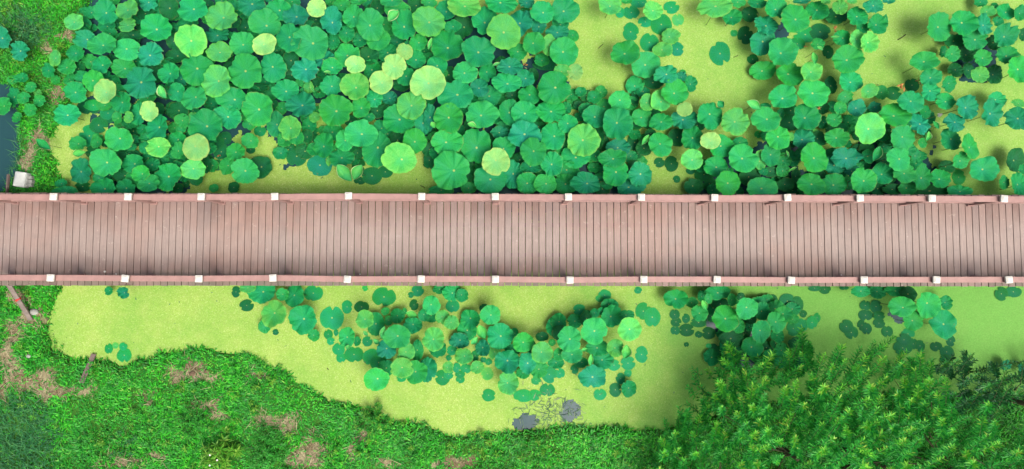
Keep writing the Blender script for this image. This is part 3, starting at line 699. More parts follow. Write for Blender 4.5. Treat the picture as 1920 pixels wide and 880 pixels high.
tag(o, 'small and shaded lotus leaves growing between and under the larger ones', 'lotus leaves', kind='stuff')

# ------------------------------------------------------------------ young leaves still rolled into a boat shape, and a flower bud
def rolled(px, py, hl, hw, ang, z, tone, label):
    p = at(px, py, z); k = mpp(z); L, W = hl*k, hw*k; rs = np.random.default_rng(int(px*7 + py))
    ss = np.linspace(-1, 1, 15); uu_ = np.linspace(-1, 1, 11); V, F, MI, UVs = [], [], [], []
    open_ = 1.15 + .25*rs.random()
    for s in ss:
        w = W*max(.015, (1 - abs(s)**1.7))**.85
        for u in uu_:
            V.append((s*L, w*math.sin(u*open_*1.25)/math.sin(min(1.57, open_*1.25))*1.0 + .012*rs.normal()*W, w*(1 - math.cos(u*open_*1.25))*.95 + .18*L*s*s))
    n = len(uu_)
    for i in range(len(ss)-1):
        for j in range(n-1):
            F.append((i*n+j, (i+1)*n+j, (i+1)*n+j+1, i*n+j+1)); MI.append(1 if j in (0, n-2) else 0)
            UVs += [((j+.5)/n*.3, .5)]*4
    M = Matrix.Rotation(math.radians(ang), 4, 'Z') @ Matrix.Rotation(rs.normal(0, .15), 4, 'X')
    V = [M @ Vector(v) for v in V]
    g = max(0.0, float(height(np.array([[p.x, p.y]]))[0]))
    r0 = empty('rolled_lotus_leaf', (p.x, p.y, g)); tag(r0, label, 'lotus leaf', 'young rolled lotus leaves')
    link('leaf_blade', mesh('leaf_blade', V, F, [LM[tone] if tone != 'W' else LM['L'], M_PALE], True, MI, UVs), r0, (0, 0, z))
    mb = MB(); mb.tube([(.02, .03, -.25), (.01, .02, z*.5), (0, 0, z + .002)], [.007, .006, .005], 5)
    link('stalk', mesh('stalk', mb.v, mb.f, M_STALK, True), r0)
ROLLED = [
 (307,173,14,9,-60,.8,'L','half-rolled pale lotus leaf with white rims beside the big bluish leaf, second railing gap'),
 (84,272,17,8,-35,.5,'G','boat-shaped green rolled leaf with pale rim on the bare left bank'),
 (150,287,12,7,10,.55,'L','small boat-shaped pale leaf on the duckweed edge beside the left bank'),
 (739,32,14,10,45,.95,'L','cupped pale young leaf near the top edge above the fifth railing gap'),
 (586,165,10,3,-65,.7,'W','tight white rolled leaf tip beside a star-shaped bluish leaf, fourth railing gap'),
 (614,136,7,2.5,0,.75,'W','tiny white sliver of a rolled leaf under an emerald leaf, fourth railing gap'),
 (647,325,21,12,-48,.6,'L','large folded light green leaf showing a white underside, above the fifth post'),
 (672,324,16,11,62,.62,'L','pointed young light green leaf right beside the large folded leaf near fifth post'),
 (807,83,12,4,75,.95,'W','slim upright white rolled leaf between large leaves above the sixth railing gap'),
 (931,121,8,3,20,.85,'W','small white rolled leaf over a folded bluish leaf above the seventh post'),
 (812,235,7,5,-60,.85,'W','small pale curl at the left rim of a green leaf, sixth railing gap'),
 (885,236,9,6,-20,.8,'W','pale folded curl between two big leaves above the yellow leaf, sixth railing gap'),
 (1526,110,12,6,100,.95,'L','upright pale rolled leaf standing at the tip of a two-lobed light leaf'),
 (1565,70,9,2.5,0,.75,'L','thin pale level rolled leaf beside withered brown scraps, eleventh railing gap'),
 (1537,91,7,3,-35,.7,'W','tiny pale rolled leaf over a small bright green leaf, eleventh railing gap'),
 (1412,198,15,9,-30,.7,'L','boat-shaped pale leaf at the lower rim of the open duckweed patch'),
 (1351,196,8,7,-50,.7,'G','small green cupped leaf at the lower edge of the duckweed clearing'),
 (1210,263,12,5,55,.7,'W','white-rimmed rolled leaf left of a bright leaf, just right of ninth post'),
 (1476,289,7,2.5,-70,.6,'W','thin pale rolled leaf over dark shaded leaves just above the eleventh post'),
 (1486,318,9,2.5,25,.55,'W','slim pale rolled leaf close to the railing over deep shade'),
 (1642,289,16,9,62,.8,'G','long green boat-shaped rolled leaf with white rim below a big light leaf'),
 (1754,235,9,5,-55,.6,'G','small green rolled leaf just below the white flower bud'),
 (1737,256,10,7,70,.6,'L','bright young cupped leaf left below the white flower bud'),
 (772,590,11,7,-15,.6,'L','pale folded young leaf in the upper middle of the lower leaf cluster'),
 (719,624,12,6,80,.6,'L','pale upright curl behind the big green leaf of the lower cluster'),
 (707,640,8,5,-30,.5,'L','small light curl at the left of the lower leaf cluster'),
 (686,625,6,4,-45,.4,'L','tiny yellowish curl on duckweed left of the lower leaf cluster'),
 (747,669,5,2,80,.6,'W','tiny white tip between the bluish and light leaves, lower cluster'),
 (652,651,5,4,60,.7,'W','small white-rimmed ring-like curl below a bright green leaf, lower left cluster'),
 (904,622,14,10,-65,.55,'L','yellowish cupped young leaf beside a broad emerald leaf, lower cluster'),
 (889,638,9,6,50,.5,'L','little pale oval rolled leaf left below the yellowish cupped leaf'),
 (1107,675,11,5,85,.6,'W','upright white rolled leaf above a broad bluish leaf, lower cluster'),
 (1095,655,6,4,20,.6,'L','tiny light curl between big green leaves, lower middle cluster'),
 (1172,659,13,10,80,.65,'L','pale cupped leaf with white left rim overlapping a light leaf, lower cluster'),
 (1320,572,10,6,-65,.7,'L','green oval rolled leaf with pale rim over a round bright leaf, beside trees'),
]
for a in ROLLED: rolled(*a)

p = at(1761, 216, .75)
r0 = empty('lotus_flower', (p.x, p.y, 0)); tag(r0, 'single white lotus flower bud standing among dark shaded leaves', 'flower')
V, F = [], []
for k in range(9):
    a = k*2.4; l = .055 + .01*(k % 3); o = len(V); rr = .02 + .045*(k/9)
    d = Vector((math.cos(a), math.sin(a), 0)); s = Vector((-d.y, d.x, 0))
    V += [d*.008 + s*.006, d*.008 - s*.006, d*rr*.9 - s*.026 + Vector((0,0,l*.5)), d*rr*.9 + s*.026 + Vector((0,0,l*.5)), d*rr*.55 + Vector((0,0,l*1.3))]
    F += [(o, o+1, o+2, o+3), (o+3, o+2, o+4)]
link('petals', mesh('petals', V, F, M_PETAL, True), r0, (0, 0, .72))
mb = MB(); mb.tube([(.02, .02, -.25), (0, 0, .73)], [.007, .006], 5); link('stalk', mesh('stalk', mb.v, mb.f, M_STALK, True), r0)

# ------------------------------------------------------------------ grass and straw
def tri_blades(P, z0, length, width, az, lean, curl, name, mat):
    """one tapered blade per point: a quad and a tip, as triangles"""
    n = len(P); d = np.stack([np.cos(az), np.sin(az)], 1); s = np.stack([-d[:, 1], d[:, 0]], 1)
    def pt(t, w, sgn):
        ln = lean + curl*t; h = t*length*np.cos(ln); r = t*length*np.sin(ln)
        xy = P + d*r[:, None] + s*(w*sgn)[:, None]
        return np.column_stack([xy, z0 + h])
    V = np.stack([pt(.0, width*.35, -1), pt(.0, width*.35, 1), pt(.45, width*.5, 1), pt(.45, width*.5, -1), pt(1.0, width*0, 1)], 1).reshape(-1, 3)
    b = (np.arange(n)*5)[:, None]
    F = np.concatenate([b + np.array([0, 1, 2]), b + np.array([0, 2, 3]), b + np.array([3, 2, 4])], 1).reshape(-1, 3)
    return link(name, mesh(name, V, F, mat, False))
M_GRASS = blade_mat('bank_grass', [(0, (.006, .12, .009)), (.35, (.016, .26, .012)), (.75, (.034, .42, .016)), (.95, (.085, .50, .024)), (1, (.20, .42, .06))], .5, .25, (1.5, (.014, .14, .024), .45))
M_WILD = blade_mat('long_wild_grass', [(0, (.012, .09, .030)), (.6, (.025, .17, .052)), (1, (.07, .24, .06))], .5, .2)
n_ = 620000
x0, x1, y0, y1 = -14.0, 14.5, -8.0, 6.8
P = np.column_stack([rng.uniform(x0, x1, n_), rng.uniform(y0, y1, n_)])
# keep what the camera and its near surroundings can see of the banks
A = at(-130, -110, .2); B = at(2050, 990, .2)
P = P[(P[:, 0] > A.x) & (P[:, 0] < B.x) & (P[:, 1] < A.y) & (P[:, 1] > B.y)]
d = land(P); bm_ = bare(P)
clump = vnoise(P[:, 0], P[:, 1], 2.3, 11)*.6 + vnoise(P[:, 0], P[:, 1], 6, 12)*.4
pb = np.where(d > -.10, 1.0, 0) * np.clip(1.08 - bm_*1.05, 0.10, 1) * np.clip(.35 + clump*1.3, 0, 1)
pb *= np.where((np.abs(P[:, 1]) < BW/2 - .05), .15, 1)
k_ = rng.random(len(P)) < pb
P, d, clump = P[k_], d[k_], clump[k_]
zz = height(P, d); n = len(P)
wild_c = [(30,830,80,80),(40,60,50,40),(20,300,12,60)]
wf = np.zeros(n)
for x, y, rx, ry in wild_c:
    c = at(x, y, .2); q = ((P[:, 0]-c.x)/(rx*mpp(.2)))**2 + ((P[:, 1]-c.y)/(ry*mpp(.2)))**2
    wf = np.maximum(wf, np.clip(1.4 - q, 0, 1))
w = rng.random(n) < wf*.9
g = ~w
ng = g.sum(); tall = .45 + 1.15*clump[g]
tag(tri_blades(P[g], zz[g] - .01, rng.uniform(.07, .15, ng)*tall, rng.uniform(.019, .035, ng), rng.uniform(0, 6.283, ng), rng.uniform(.65, 1.25, ng), rng.uniform(.1, .7, ng), 'grass', M_GRASS),
    'short bright green leafy grass over the pond banks', 'grass', kind='stuff')
w &= rng.random(n) < .5; nw = w.sum()
tag(tri_blades(P[w], zz[w] - .01, rng.uniform(.16, .40, nw), rng.uniform(.008, .016, nw), rng.normal(1.2, 1.1, nw), rng.uniform(.4, 1.1, nw), rng.uniform(.3, .9, nw), 'wild_grass', M_WILD),
    'long dark bluish-green grass in the corners of the bank', 'grass', kind='stuff')
n = 60000; P = np.column_stack([rng.uniform(A.x, -3, n), rng.uniform(B.y, A.y, n)])
P = P[(bare(P) > .35)]; P = P[land(P) > 0]; P = P[(rng.random(len(P)) < .75)]; n = len(P)
tag(tri_blades(P, height(P) + .012, rng.uniform(.05, .22, n), rng.uniform(.005, .012, n), rng.uniform(0, 6.283, n), rng.uniform(1.3, 1.5, n), rng.uniform(-.05, .1, n), 'dry_straw', M_STRAW),
    'dry straw lying over bare patches of the bank', 'straw', kind='stuff')
# dead reeds in the gaps of open water by the south bank
M_REED = blade_mat('wet_reed', [(0, (.02, .07, .03)), (.6, (.05, .14, .05)), (1, (.16, .22, .10))], .5, .1)
n = 190; c0 = np.array([at(a, b, .01)[:2] for a, b in zip(rng.normal(1035, 34, n), rng.normal(768, 20, n))])
tag(tri_blades(c0, np.full(n, .012), rng.uniform(.06, .22, n), rng.uniform(.010, .020, n), rng.uniform(0, 6.283, n), rng.uniform(1.38, 1.54, n), rng.uniform(-.04, .04, n), 'reed_litter', M_REED),
    'broken green reeds floating round the small gap of open water', 'reeds', kind='stuff')

n = 260; Q = np.column_stack([rng.uniform(-10, 12.5, n), rng.uniform(-4.4, 6.0, n)]); Q = Q[sdf(Q, POND) < -.15]; n = len(Q)
tag(tri_blades(Q, np.full(n, .013), rng.uniform(.02, .09, n), rng.uniform(.012, .030, n), rng.uniform(0, 6.283, n), rng.uniform(1.42, 1.54, n), rng.uniform(-.04, .04, n), 'floating_litter', M_REED),
    'tiny leaf bits and stems floating scattered on the duckweed', 'litter', kind='stuff')

# ------------------------------------------------------------------ leafy shoots: trees and small plants
def shoot_leaves(tip, dirv, L, n, ll, lw, rs, spread=1.0):
    """lanceolate leaves in a spiral round a shoot; returns (verts, tris, young flags)"""
    d = Vector(dirv).normalized(); a = d.orthogonal().normalized(); b = d.cross(a); tip = Vector(tip)
    V, F, Yg = [], [], []; ythr = rs.uniform(.5, .95); ph = rs.uniform(0, 6.283)
    for i in range(n):
        t = (i + rs.uniform(-.3, .3))/n                       # 0 base .. 1 tip
        az = ph + i*2.39996 + rs.normal(0, .2)
        o = tip - d*L*(1 - t)
        rad = a*math.cos(az) + b*math.sin(az)
        open_ = (1.32 - .50*t**2)*spread + rs.normal(0, .14)
        v = d*math.cos(open_) + rad*math.sin(open_)
        l = ll*(1 - .30*t**4)*rs.uniform(.75, 1.2); w = lw*rs.uniform(.8, 1.2)*(1 - .3*t**3)
        side = v.cross(d); side = side.normalized() if side.length > 1e-4 else a
        up = side.cross(v).normalized()
        dr = Vector((0, 0, -1))*l*.12
        k = len(V)
        V += [o, o + v*l*.45 + side*w*.5 + up*w*.12, o + v*l + dr, o + v*l*.45 - side*w*.5 + up*w*.12, o + v*l*.5 - up*w*.10 + dr*.2]
        F += [(k, k+1, k+4), (k+1, k+2, k+4), (k, k+4, k+3), (k+4, k+2, k+3)]
        Yg += [t > ythr + rs.normal(0, .08)]*4
    return V, F, Yg
M_LEAF = blade_mat('tree_leaf', [(0, (.010, .19, .030)), (.4, (.026, .33, .042)), (.8, (.050, .43, .048)), (1, (.10, .48, .06))], .45, .3)
M_YOUNG = blade_mat('young_tree_leaf', [(0, (.05, .40, .028)), (.5, (.11, .50, .036)), (.88, (.22, .56, .05)), (1, (.38, .56, .08))], .45, .3)
M_DLEAF = blade_mat('dark_tree_leaf', [(0, (.010, .085, .026)), (.5, (.016, .13, .034)), (1, (.028, .18, .04))], .4, .2)
M_DYOUNG = blade_mat('dark_tree_young_leaf', [(0, (.022, .19, .03)), (.7, (.04, .26, .035)), (1, (.14, .33, .05))], .45, .25)
OUT = [(1200,1040),(1226,900),(1236,830),(1240,800),(1266,772),(1300,766),(1338,742),(1352,705),(1352,668),(1366,640),(1388,662),(1420,682),(1450,662),(1488,642),(1503,612),(1522,640),
       (1560,642),(1604,648),(1640,640),(1668,628),(1690,648),(1728,655),(1768,676),(1800,662),(1850,662),(1890,682),(1930,668),(2080,660),(2080,1040)]
OUTN = np.array(OUT, float)
TREES = [  # crown centre in the photograph, crown radius, top height, dark?
    (1325,870,120,1.9,0,'low bushy tree with bright shoot tips at the left end of the tree row'),
    (1440,790,125,2.5,0,'bushy tree with yellow-tipped shoots reaching over the right-hand lotus clump'),
    (1580,800,140,2.9,0,'tallest bushy tree with bright yellow-green shoots in the middle of the tree row'),
    (1730,820,130,2.7,0,'dense green tree with scattered yellow tips, left beside the dark tree'),
    (1858,705,85,2.2,1,'dark green leafy tree at the upper right of the tree row by the duckweed'),
    (1880,860,125,2.5,0,'dense green tree in front of the dark tree at the right end'),
    (2010,840,110,2.3,1,'dark leafy tree mostly cut off by the right edge of the picture')]
tv = [dict(V=[], F=[], M=[], tw=[]) for _ in TREES]
rs = np.random.default_rng(5)
def add_shoot(ti, px, py, z, L, n, dirv, ll, young):
    T = tv[ti]; tip = at(px, py, z); V, F, Y = shoot_leaves(tip, dirv, L, n, ll, ll*.30, rs)
    k = len(T['V']); T['V'] += V; T['F'] += [tuple(k + i for i in f) for f in F]; T['M'] += [1 if (y and young) else 0 for y in Y]
    T['tw'].append((tip, Vector(dirv).normalized(), L))
pts = []
def tree_at(x, y): return min(range(len(TREES)), key=lambda i: ((TREES[i][0]-x)**2 + (TREES[i][1]-y)**2)**.5/TREES[i][2])
def dome(ti, x, y):
    t = TREES[ti]; q = ((x-t[0])**2 + (y-t[1])**2)/(t[2]*1.25)**2
    return t[3]*(1 - .45*min(1.3, q))
tries = 0
for layer, (dist, zoff) in enumerate(((23, 0.0), (22, -.85))):
    pts = []; tries = 0
    while tries < 16000:
        tries += 1
        x, y = rs.uniform(1215, 2060), rs.uniform(610, 1010)
        if sdf(np.array([[x, y]]), OUTN)[0] > (0 if layer == 0 else 4): continue
        if any((x-a)**2 + (y-b)**2 < dist**2 for a, b in pts): continue
        if vnoise([x], [y], 1/55, 31)[0]*.7 + vnoise([x], [y], 1/22, 32)[0]*.3 < (.40 if layer == 0 else .30): continue
        pts.append((x, y)); ti = tree_at(x + rs.normal(0, 12), y + rs.normal(0, 12))
        z = max(.55, dome(ti, x, y) + zoff + rs.normal(0, .2))
        out = Vector(((x - TREES[ti][0])/140, -(y - TREES[ti][1])/140, 0))
        dv = Vector((rs.normal(-.16, .28), .62 + rs.normal(0, .25), .75)) + out*.35
        add_shoot(ti, x, y, z, *(lambda s: (s*.85, int(38 + 30*s)))(rs.uniform(.55, 1.1)), dv, rs.uniform(.105, .165), layer == 0 and rs.random() < .9)
rl = np.random.default_rng(9)
for x, y in [(rl.uniform(1285, 1400), rl.uniform(688, 770)) for _ in range(16)] + [(1325,693),(1300,705),(1312,722),(1340,715),(1322,735),(1352,725),(1296,690),(1335,745),(1308,748),(1345,690),(1378,655),(1368,640),(1420,668),(1395,690),(1275,775),(1272,760)]:
    add_shoot(1 if x > 1290 else 0, x, y, rs.uniform(.6, 1.1), rs.uniform(.35, .6), rs.integers(14, 26), Vector((-.5 + rs.normal(0, .2), .6, .55)), .13, rs.random() < .5)
for ti, T in enumerate(TREES):
    base = at(T[0] + 5, T[1] + 40, .2); g = float(height(np.array([[base.x, base.y]]))[0])
    r0 = empty('bushy_tree', (base.x, base.y, g)); tag(r0, T[5], 'tree', 'trees on the south bank')
    off = Vector(r0.location)
    mb = MB(); top = T[3]*.55
    mb.tube([Vector((0, 0, -.2)), Vector((.04, .02, .3)), Vector((-.03, .06, top))], [.085, .07, .05], 8)
    for k, (tip, dv, L) in enumerate(tv[ti]['tw']):
        b0 = tip - dv*L - off
        tb = MB(); tb.tube([b0, b0 + dv*L*.97], [.008, .003], 3); k0 = len(tv[ti]['V'])
        tv[ti]['V'] += [Vector(v) + off for v in tb.v]; tv[ti]['F'] += [tuple(k0 + i for i in f) for f in tb.f]; tv[ti]['M'] += [2]*len(tb.f)
        if k % 9 == 0:
            s = Vector((0, .03, top*rs.uniform(.2, .8)))
            mid = s.lerp(b0, .55) + Vector((0, 0, -.05))
            mb.tube([s, mid, b0], [.022, .013, .006], 5)
    link('trunk', mesh('trunk', mb.v, mb.f, M_BARK, True), r0)
    dk = T[4]
    link('crown', mesh('crown', [Vector(v) - off for v in tv[ti]['V']], tv[ti]['F'], [M_DLEAF, M_DYOUNG, M_BARK] if dk else [M_LEAF, M_YOUNG, M_BARK], False, tv[ti]['M']), r0)

def plant(name, px, py, r_px, h, n, ll, mats, label, cat, group=None, nl=26, up=.9, L=.3, lw=.25, flowers=0):
    c = at(px, py, .2); g = float(height(np.array([[c.x, c.y]]))[0]); k = mpp(.3)
    r0 = empty(name, (c.x, c.y, g)); tag(r0, label, cat, group)
    rs = np.random.default_rng(int(px*3 + py)); V, F, M = [], [], []; mb = MB()
    for i in range(n):
        rr = r_px*k*math.sqrt((i + .5)/n); a = i*2.4 + rs.normal(0, .3)
        q = Vector((rr*math.cos(a), rr*math.sin(a), 0)); z = h*(1 - .55*(rr/(r_px*k))**2) + rs.normal(0, .03)
        dv = Vector((q.x*1.6 + rs.normal(0, .2), q.y*1.6 + rs.normal(0, .2), up)); tip = q + Vector((0, 0, z))
        v, f, y = shoot_leaves(tip, dv, L*rs.uniform(.8, 1.2), nl, ll, ll*lw, rs, 1.05)
        b = len(V); V += v; F += [tuple(b + j for j in t) for t in f]; M += [1 if t else 0 for t in y]
        mb.tube([q*.3 + Vector((0, 0, -.02)), q*.8 + Vector((0, 0, z*.5)), tip], [.008, .006, .003], 4)
    link('stems', mesh('stems', mb.v, mb.f, M_STALK, True), r0)
    link('leaves', mesh('leaves', V, F, mats, False, M), r0)
    for i in range(flowers):
        fb = MB(); a = i*2.1; q = Vector((math.cos(a)*.11, math.sin(a)*.13, h + .05))
        for j in range(5):
            e = Vector((math.cos(j*1.257), math.sin(j*1.257), .2)); s = Vector((-e.y, e.x, 0))
            fb.add([q, q + e*.012 + s*.008, q + e*.022, q + e*.012 - s*.008], [(0, 1, 2, 3)])
        link('flower', mesh('flower', fb.v, fb.f, M_PETAL, False), r0)
M_FERN = blade_mat('ferny_leaf', [(0, (.014, .16, .016)), (.6, (.032, .28, .028)), (1, (.07, .38, .04))], .5, .25)
M_LIME = blade_mat('lime_leaf', [(0, (.05, .24, .015)), (.6, (.11, .32, .025)), (1, (.20, .38, .05))], .45, .3)
W = 'weeds and low plants on the bank'
plant('leafy_weed', 505, 832, 46, .42, 34, .10, [M_FERN, M_FERN], 'largest dense dark ferny clump on the lower bank right of the white-flowered plant', 'plant', W)
plant('leafy_weed', 368, 785, 38, .36, 22, .09, [M_FERN, M_GRASS], 'dark ferny clump beside the reddish bare soil of the lower bank', 'plant', W)
plant('leafy_weed', 700, 788, 36, .34, 22, .10, [M_FERN, M_LIME], 'dark leafy bush at the water edge of the lower bank', 'plant', W)
plant('leafy_weed', 240, 832, 36, .26, 14, .09, [M_WILD, M_WILD], 'bluish weed tuft in front of the bare straw patch, lower left bank', 'plant', W, nl=18)
plant('leafy_weed', 612, 838, 30, .26, 12, .10, [M_GRASS, M_LIME], 'mid green weed beside the bare soil right of the largest ferny clump', 'plant', W, nl=16)
plant('leafy_weed', 684, 838, 22, .22, 6, .12, [M_GRASS, M_LIME], 'small broad-leaved weed below the leafy bush at the water edge', 'plant', W, nl=12, lw=.5)
plant('flowering_weed', 424, 846, 34, .55, 15, .19, [M_LIME, M_LIME], 'lime green weed with tiny white flowers on the lower bank', 'plant', None, nl=20, flowers=6)
plant('leafy_weed', 150, 205, 12, .2, 5, .08, [M_GRASS, M_LIME], 'small weed on the left bank beside the emerald lotus leaves', 'plant', W, nl=12)
plant('leafy_weed', 88, 655, 34, .24, 18, .07, [M_GRASS, M_LIME], 'bright weed mat on the bank corner beside the lower pond', 'plant', W, nl=16)
plant('leafy_weed', 1010, 850, 44, .22, 20, .09, [M_GRASS, M_LIME], 'low bright weed patch on the lower bank beneath the open water gap', 'plant', W, nl=16)
plant('leafy_weed', 52, 62, 30, .3, 16, .11, [M_WILD, M_WILD], 'dark bluish weed in the top left corner of the bank', 'plant', W, nl=18)

# low leafy ground cover mixed into the grass
gr = np.random.default_rng(21)
Q = np.column_stack([gr.uniform(A.x, 5.5, 7000), gr.uniform(B.y, A.y, 7000)])
dq = land(Q); cl = vnoise(Q[:, 0], Q[:, 1], .8, 41)*.65 + vnoise(Q[:, 0], Q[:, 1], 2.6, 42)*.35
kq = (dq > .05) & (bare(Q) < .35) & (cl > .50) & (np.abs(Q[:, 1]) > BW/2 + .05) & ((Q[:, 1] < 0) | (Q[:, 0] < -9))
Q = Q[kq]; gq = height(Q); V, F, M = [], [], []
for (x, y), z in zip(Q, gq):
    h = gr.uniform(.08, .26)
    v, f, yg = shoot_leaves((x, y, z + h), (gr.normal(0, .3), gr.normal(0, .3), 1), h, int(gr.integers(8, 15)), gr.uniform(.06, .12), gr.uniform(.020, .034), gr)
    k = len(V); V += v; F += [tuple(k + i for i in t) for t in f]; mi = int(gr.choice([0, 0, 1, 2])); M += [mi]*len(f)
tag(link('ground_cover', mesh('ground_cover', V, F, [M_FERN, M_GRASS, M_LIME], False, M)), 'low leafy weeds growing thickly through the grass of the banks', 'weeds', kind='stuff')
# broken dry stems on the bare patches
n = 420; P = np.column_stack([rng.uniform(A.x, -1, n*12), rng.uniform(B.y, A.y, n*12)]); P = P[(bare(P) > .15)]; P = P[land(P) > .05][:n]; n = len(P)
tag(tri_blades(P, height(P) + .03, rng.uniform(.12, .34, n), rng.uniform(.008, .016, n), rng.uniform(0, 6.283, n), rng.uniform(1.2, 1.5, n), rng.uniform(-.05, .1, n), 'dry_stems', M_STRAW),
    'broken dry reed stems scattered on bare patches of the bank', 'dry stems', kind='stuff')

# ------------------------------------------------------------------ small things on the banks, water and boardwalk
def gz(px, py, z=.2):
    p = at(px, py, z); return Vector((p.x, p.y, float(height(np.array([[p.x, p.y]]))[0])))
g = gz(36, 340)
p = at(34.5, 336, g.z + .22)
mb = MB(); Rz = Matrix.Rotation(R(-8), 3, 'Z')
mb.box((0, 0, .11), (.27, .36, .22), Rz, .03)
o = mb.build('concrete_block', M_STONE, None, True); o.location = (p.x, p.y, g.z - .02)
tag(o, 'pale concrete block standing on the left bank beside the boardwalk', 'block')
for i, (x, y, a) in enumerate([(57, 334, 4), (57.5, 341, -3), (56, 348, 6)]):
    q = gz(x, y); mb = MB(); mb.box((0, 0, .05), (.15, .085, .12), Matrix.Rotation(R(a), 3, 'Z'), .008)
    o = mb.build('grey_brick', M_BRICK); o.location = q
    tag(o, ['upper', 'middle', 'lower'][i] + ' of three grey bricks set in a row right of the concrete block', 'brick', 'grey bricks beside the concrete block')
def stick(name, a, b, z, w, mats, label, cat, segs=1, extra=None):
    pa, pb = at(*a, z[0]), at(*b, z[1]); c = (pa + pb)/2; mb = MB()
    d = pb - pa; M = d.to_track_quat('X', 'Z').to_matrix()
    mb.box((0, 0, 0), (d.length, w[0], w[1]), M, min(w)*.18)
    o = mb.build(name, mats); o.location = c; tag(o, label, cat); return o, M, d
g1 = gz(58, 598).z
stick('wooden_plank', (14, 530), (58, 600), (g1 + .42, g1 + .05), (.11, .04), M_POLE, 'grey wooden plank leaning from the boardwalk down to the left bank', 'plank')
pa = at(34, 562, g1 + .255); mb = MB(); mb.box((0, 0, 0), (.05, .122, .052), Matrix.Rotation(R(-57), 3, 'Z') , .006)
o = mb.build('red_cloth', M_RED); o.location = pa; tag(o, 'scrap of red cloth wrapped round the leaning grey plank', 'cloth')
g2 = gz(166, 690).z
o, _, _ = stick('wooden_board', (176, 664), (153, 718), (.06, g2 + .12), (.11, .03), M_PLANK, 'dark weathered board lying from the bank into the lower pond', 'board')
g3 = gz(15, 345).z
o, _, _ = stick('wooden_stake', (13, 366), (16, 328), (g3 + .05, g3 + .55), (.05, .05), M_PLANK, 'dark wooden stake leaning beside the concrete block', 'stake')
def rock(px, py, r, label, name='rock', mat=None, flat=.6, grp=None):
    q = gz(px, py); bm = bmesh.new(); bmesh.ops.create_icosphere(bm, subdivisions=3, radius=1)
    s = rng.uniform(0, 50)
    for v in bm.verts:
        c = v.co.copy(); f = 1 + .35*(vnoise([c.x + s], [c.y + c.z*.7], 1.3, 21)[0] - .5) + .15*(vnoise([c.x*1.2 + s], [c.z], 4, 22)[0] - .5)
        v.co = Vector((c.x*r*f, c.y*r*.8*f, c.z*r*flat*f))
    me = bpy.data.meshes.new(name); bm.to_mesh(me); bm.free(); me.polygons.foreach_set('use_smooth', [True]*len(me.polygons)); me.materials.append(mat or M_BRICK)
    o = link(name, me, None, q + Vector((0, 0, r*flat*.4))); tag(o, label, 'rock', grp)
rock(62, 586, .10, 'small grey rock at the foot of the leaning plank')
rock(55, 668, .06, 'little stone on the bare path of the lower left bank')
rock(360, 702, .08, 'brown clod on the reddish bare soil, left one', 'soil_clod', M_WITHER if False else simple('brown_clod', (.12, .085, .055), .95, .1, .3, 14, .8, 40), .5)
rock(385, 698, .06, 'brown clod on the reddish bare soil, right one', 'soil_clod', bpy.data.materials['brown_clod'], .5)

def scrap(px, py, s, z, label):
    p = at(px, py, z); rs = np.random.default_rng(int(px + py*3)); V, F = [], []
    for k in range(5):
        a = rs.uniform(0, 6.28); o = Vector((rs.normal(0, s*.5), rs.normal(0, s*.5), rs.uniform(0, .03))); d = Vector((math.cos(a), math.sin(a), rs.normal(0, .3)))*s*.7; w = Vector((-d.y, d.x, rs.normal(0, s*.3)))*.5
        b = len(V); V += [o - d, o - w*.8, o + w*.2 + Vector((0, 0, .02)), o + d, o + w]; F += [(b, b+1, b+2), (b+1, b+3, b+2), (b+3, b+4, b+2), (b+4, b, b+2)]
    o = link('withered_leaf', mesh('withered_leaf', V, F, M_WITHER, False), None, p); tag(o, label, 'dead leaf', 'withered leaf scraps in the pond')
scrap(1565, 55, .07, .35, 'orange-brown withered scrap between leaves at the eleventh railing gap')
scrap(1690, 163, .09, .2, 'brown withered scraps at the lower end of the right duckweed clearing')
scrap(1722, 152, .06, .22, 'brown withered scrap beside the small round leaf chain')
scrap(411, 293, .035, .05, 'tiny orange scrap at the left end of the duckweed gap')
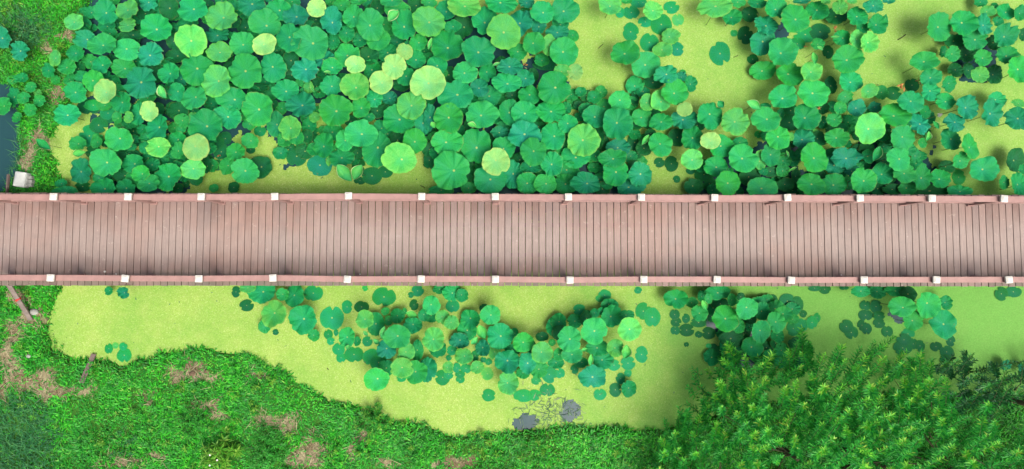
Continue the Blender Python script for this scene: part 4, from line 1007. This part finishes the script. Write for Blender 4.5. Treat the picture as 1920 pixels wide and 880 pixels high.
scrap(987, 121, .045, .1, 'reddish scrap in the dark gap above the seventh post')
scrap(1510, 88, .04, .08, 'orange scrap beside the open patch under the tall rolled leaf')
scrap(1535, 205, .045, .35, 'yellow-orange scrap at the rim of a green leaf, eleventh gap')
scrap(1395, 257, .03, .5, 'small brown scrap under a pale ruffled leaf, tenth railing gap')
def twig(pts, rad, label):
    ps = [at(x, y, .012) for x, y in pts]; c = ps[0].copy(); mb = MB(); mb.tube([q - c for q in ps], [rad]*len(ps), 5)
    o = link('twig', mesh('twig', mb.v, mb.f, M_TWIG, True), None, c); tag(o, label, 'twig', 'twigs floating on the duckweed')
twig([(1683,75),(1692,70),(1698,65)], .012, 'dark twig with pale end on the right duckweed clearing')
twig([(1122,91),(1127,86),(1131,83)], .008, 'short dark twig on the left duckweed clearing')
twig([(1375,108),(1380,106),(1384,104)], .007, 'thin twig right of the lone floating leaf')
twig([(1240,185),(1248,181),(1252,182)], .007, 'broken twig on the duckweed near the railing, ninth gap')
twig([(787,525+25),(787,552),(789,556)], .006, 'tiny dark twig just below the boardwalk')
twig([(788,526-178),(793,350),(797,353)], .010, 'dark twig floating just above the sixth railing gap')
twig([(613,690),(616,694)], .009, 'small dark bit on the lower duckweed below the left cluster')
for i, (x, y, r) in enumerate([(197, 509.5, .028), (218, 514, .018), (675, 514.5, .02), (1577, 516, .018)]):  # bird droppings, as flattened white blobs
    p = at(x, y, DZ + .002); bm = bmesh.new(); bmesh.ops.create_icosphere(bm, subdivisions=2, radius=r)
    for v in bm.verts: v.co = Vector((v.co.x*(1 + .2*math.sin(v.co.y*90)), v.co.y*.9, v.co.z*.45))
    me = bpy.data.meshes.new('pebble'); bm.to_mesh(me); bm.free(); me.materials.append(M_CAP)
    o = link('pebble', me, None, p + Vector((0, 0, r*.3))); tag(o, ['larger white pebble on the deck by the second post', 'smaller white pebble on the deck by the second post', 'white pebble on the deck right of the fifth post', 'white pebble on the deck near the eleventh post'][i], 'pebble', 'white pebbles on the deck')
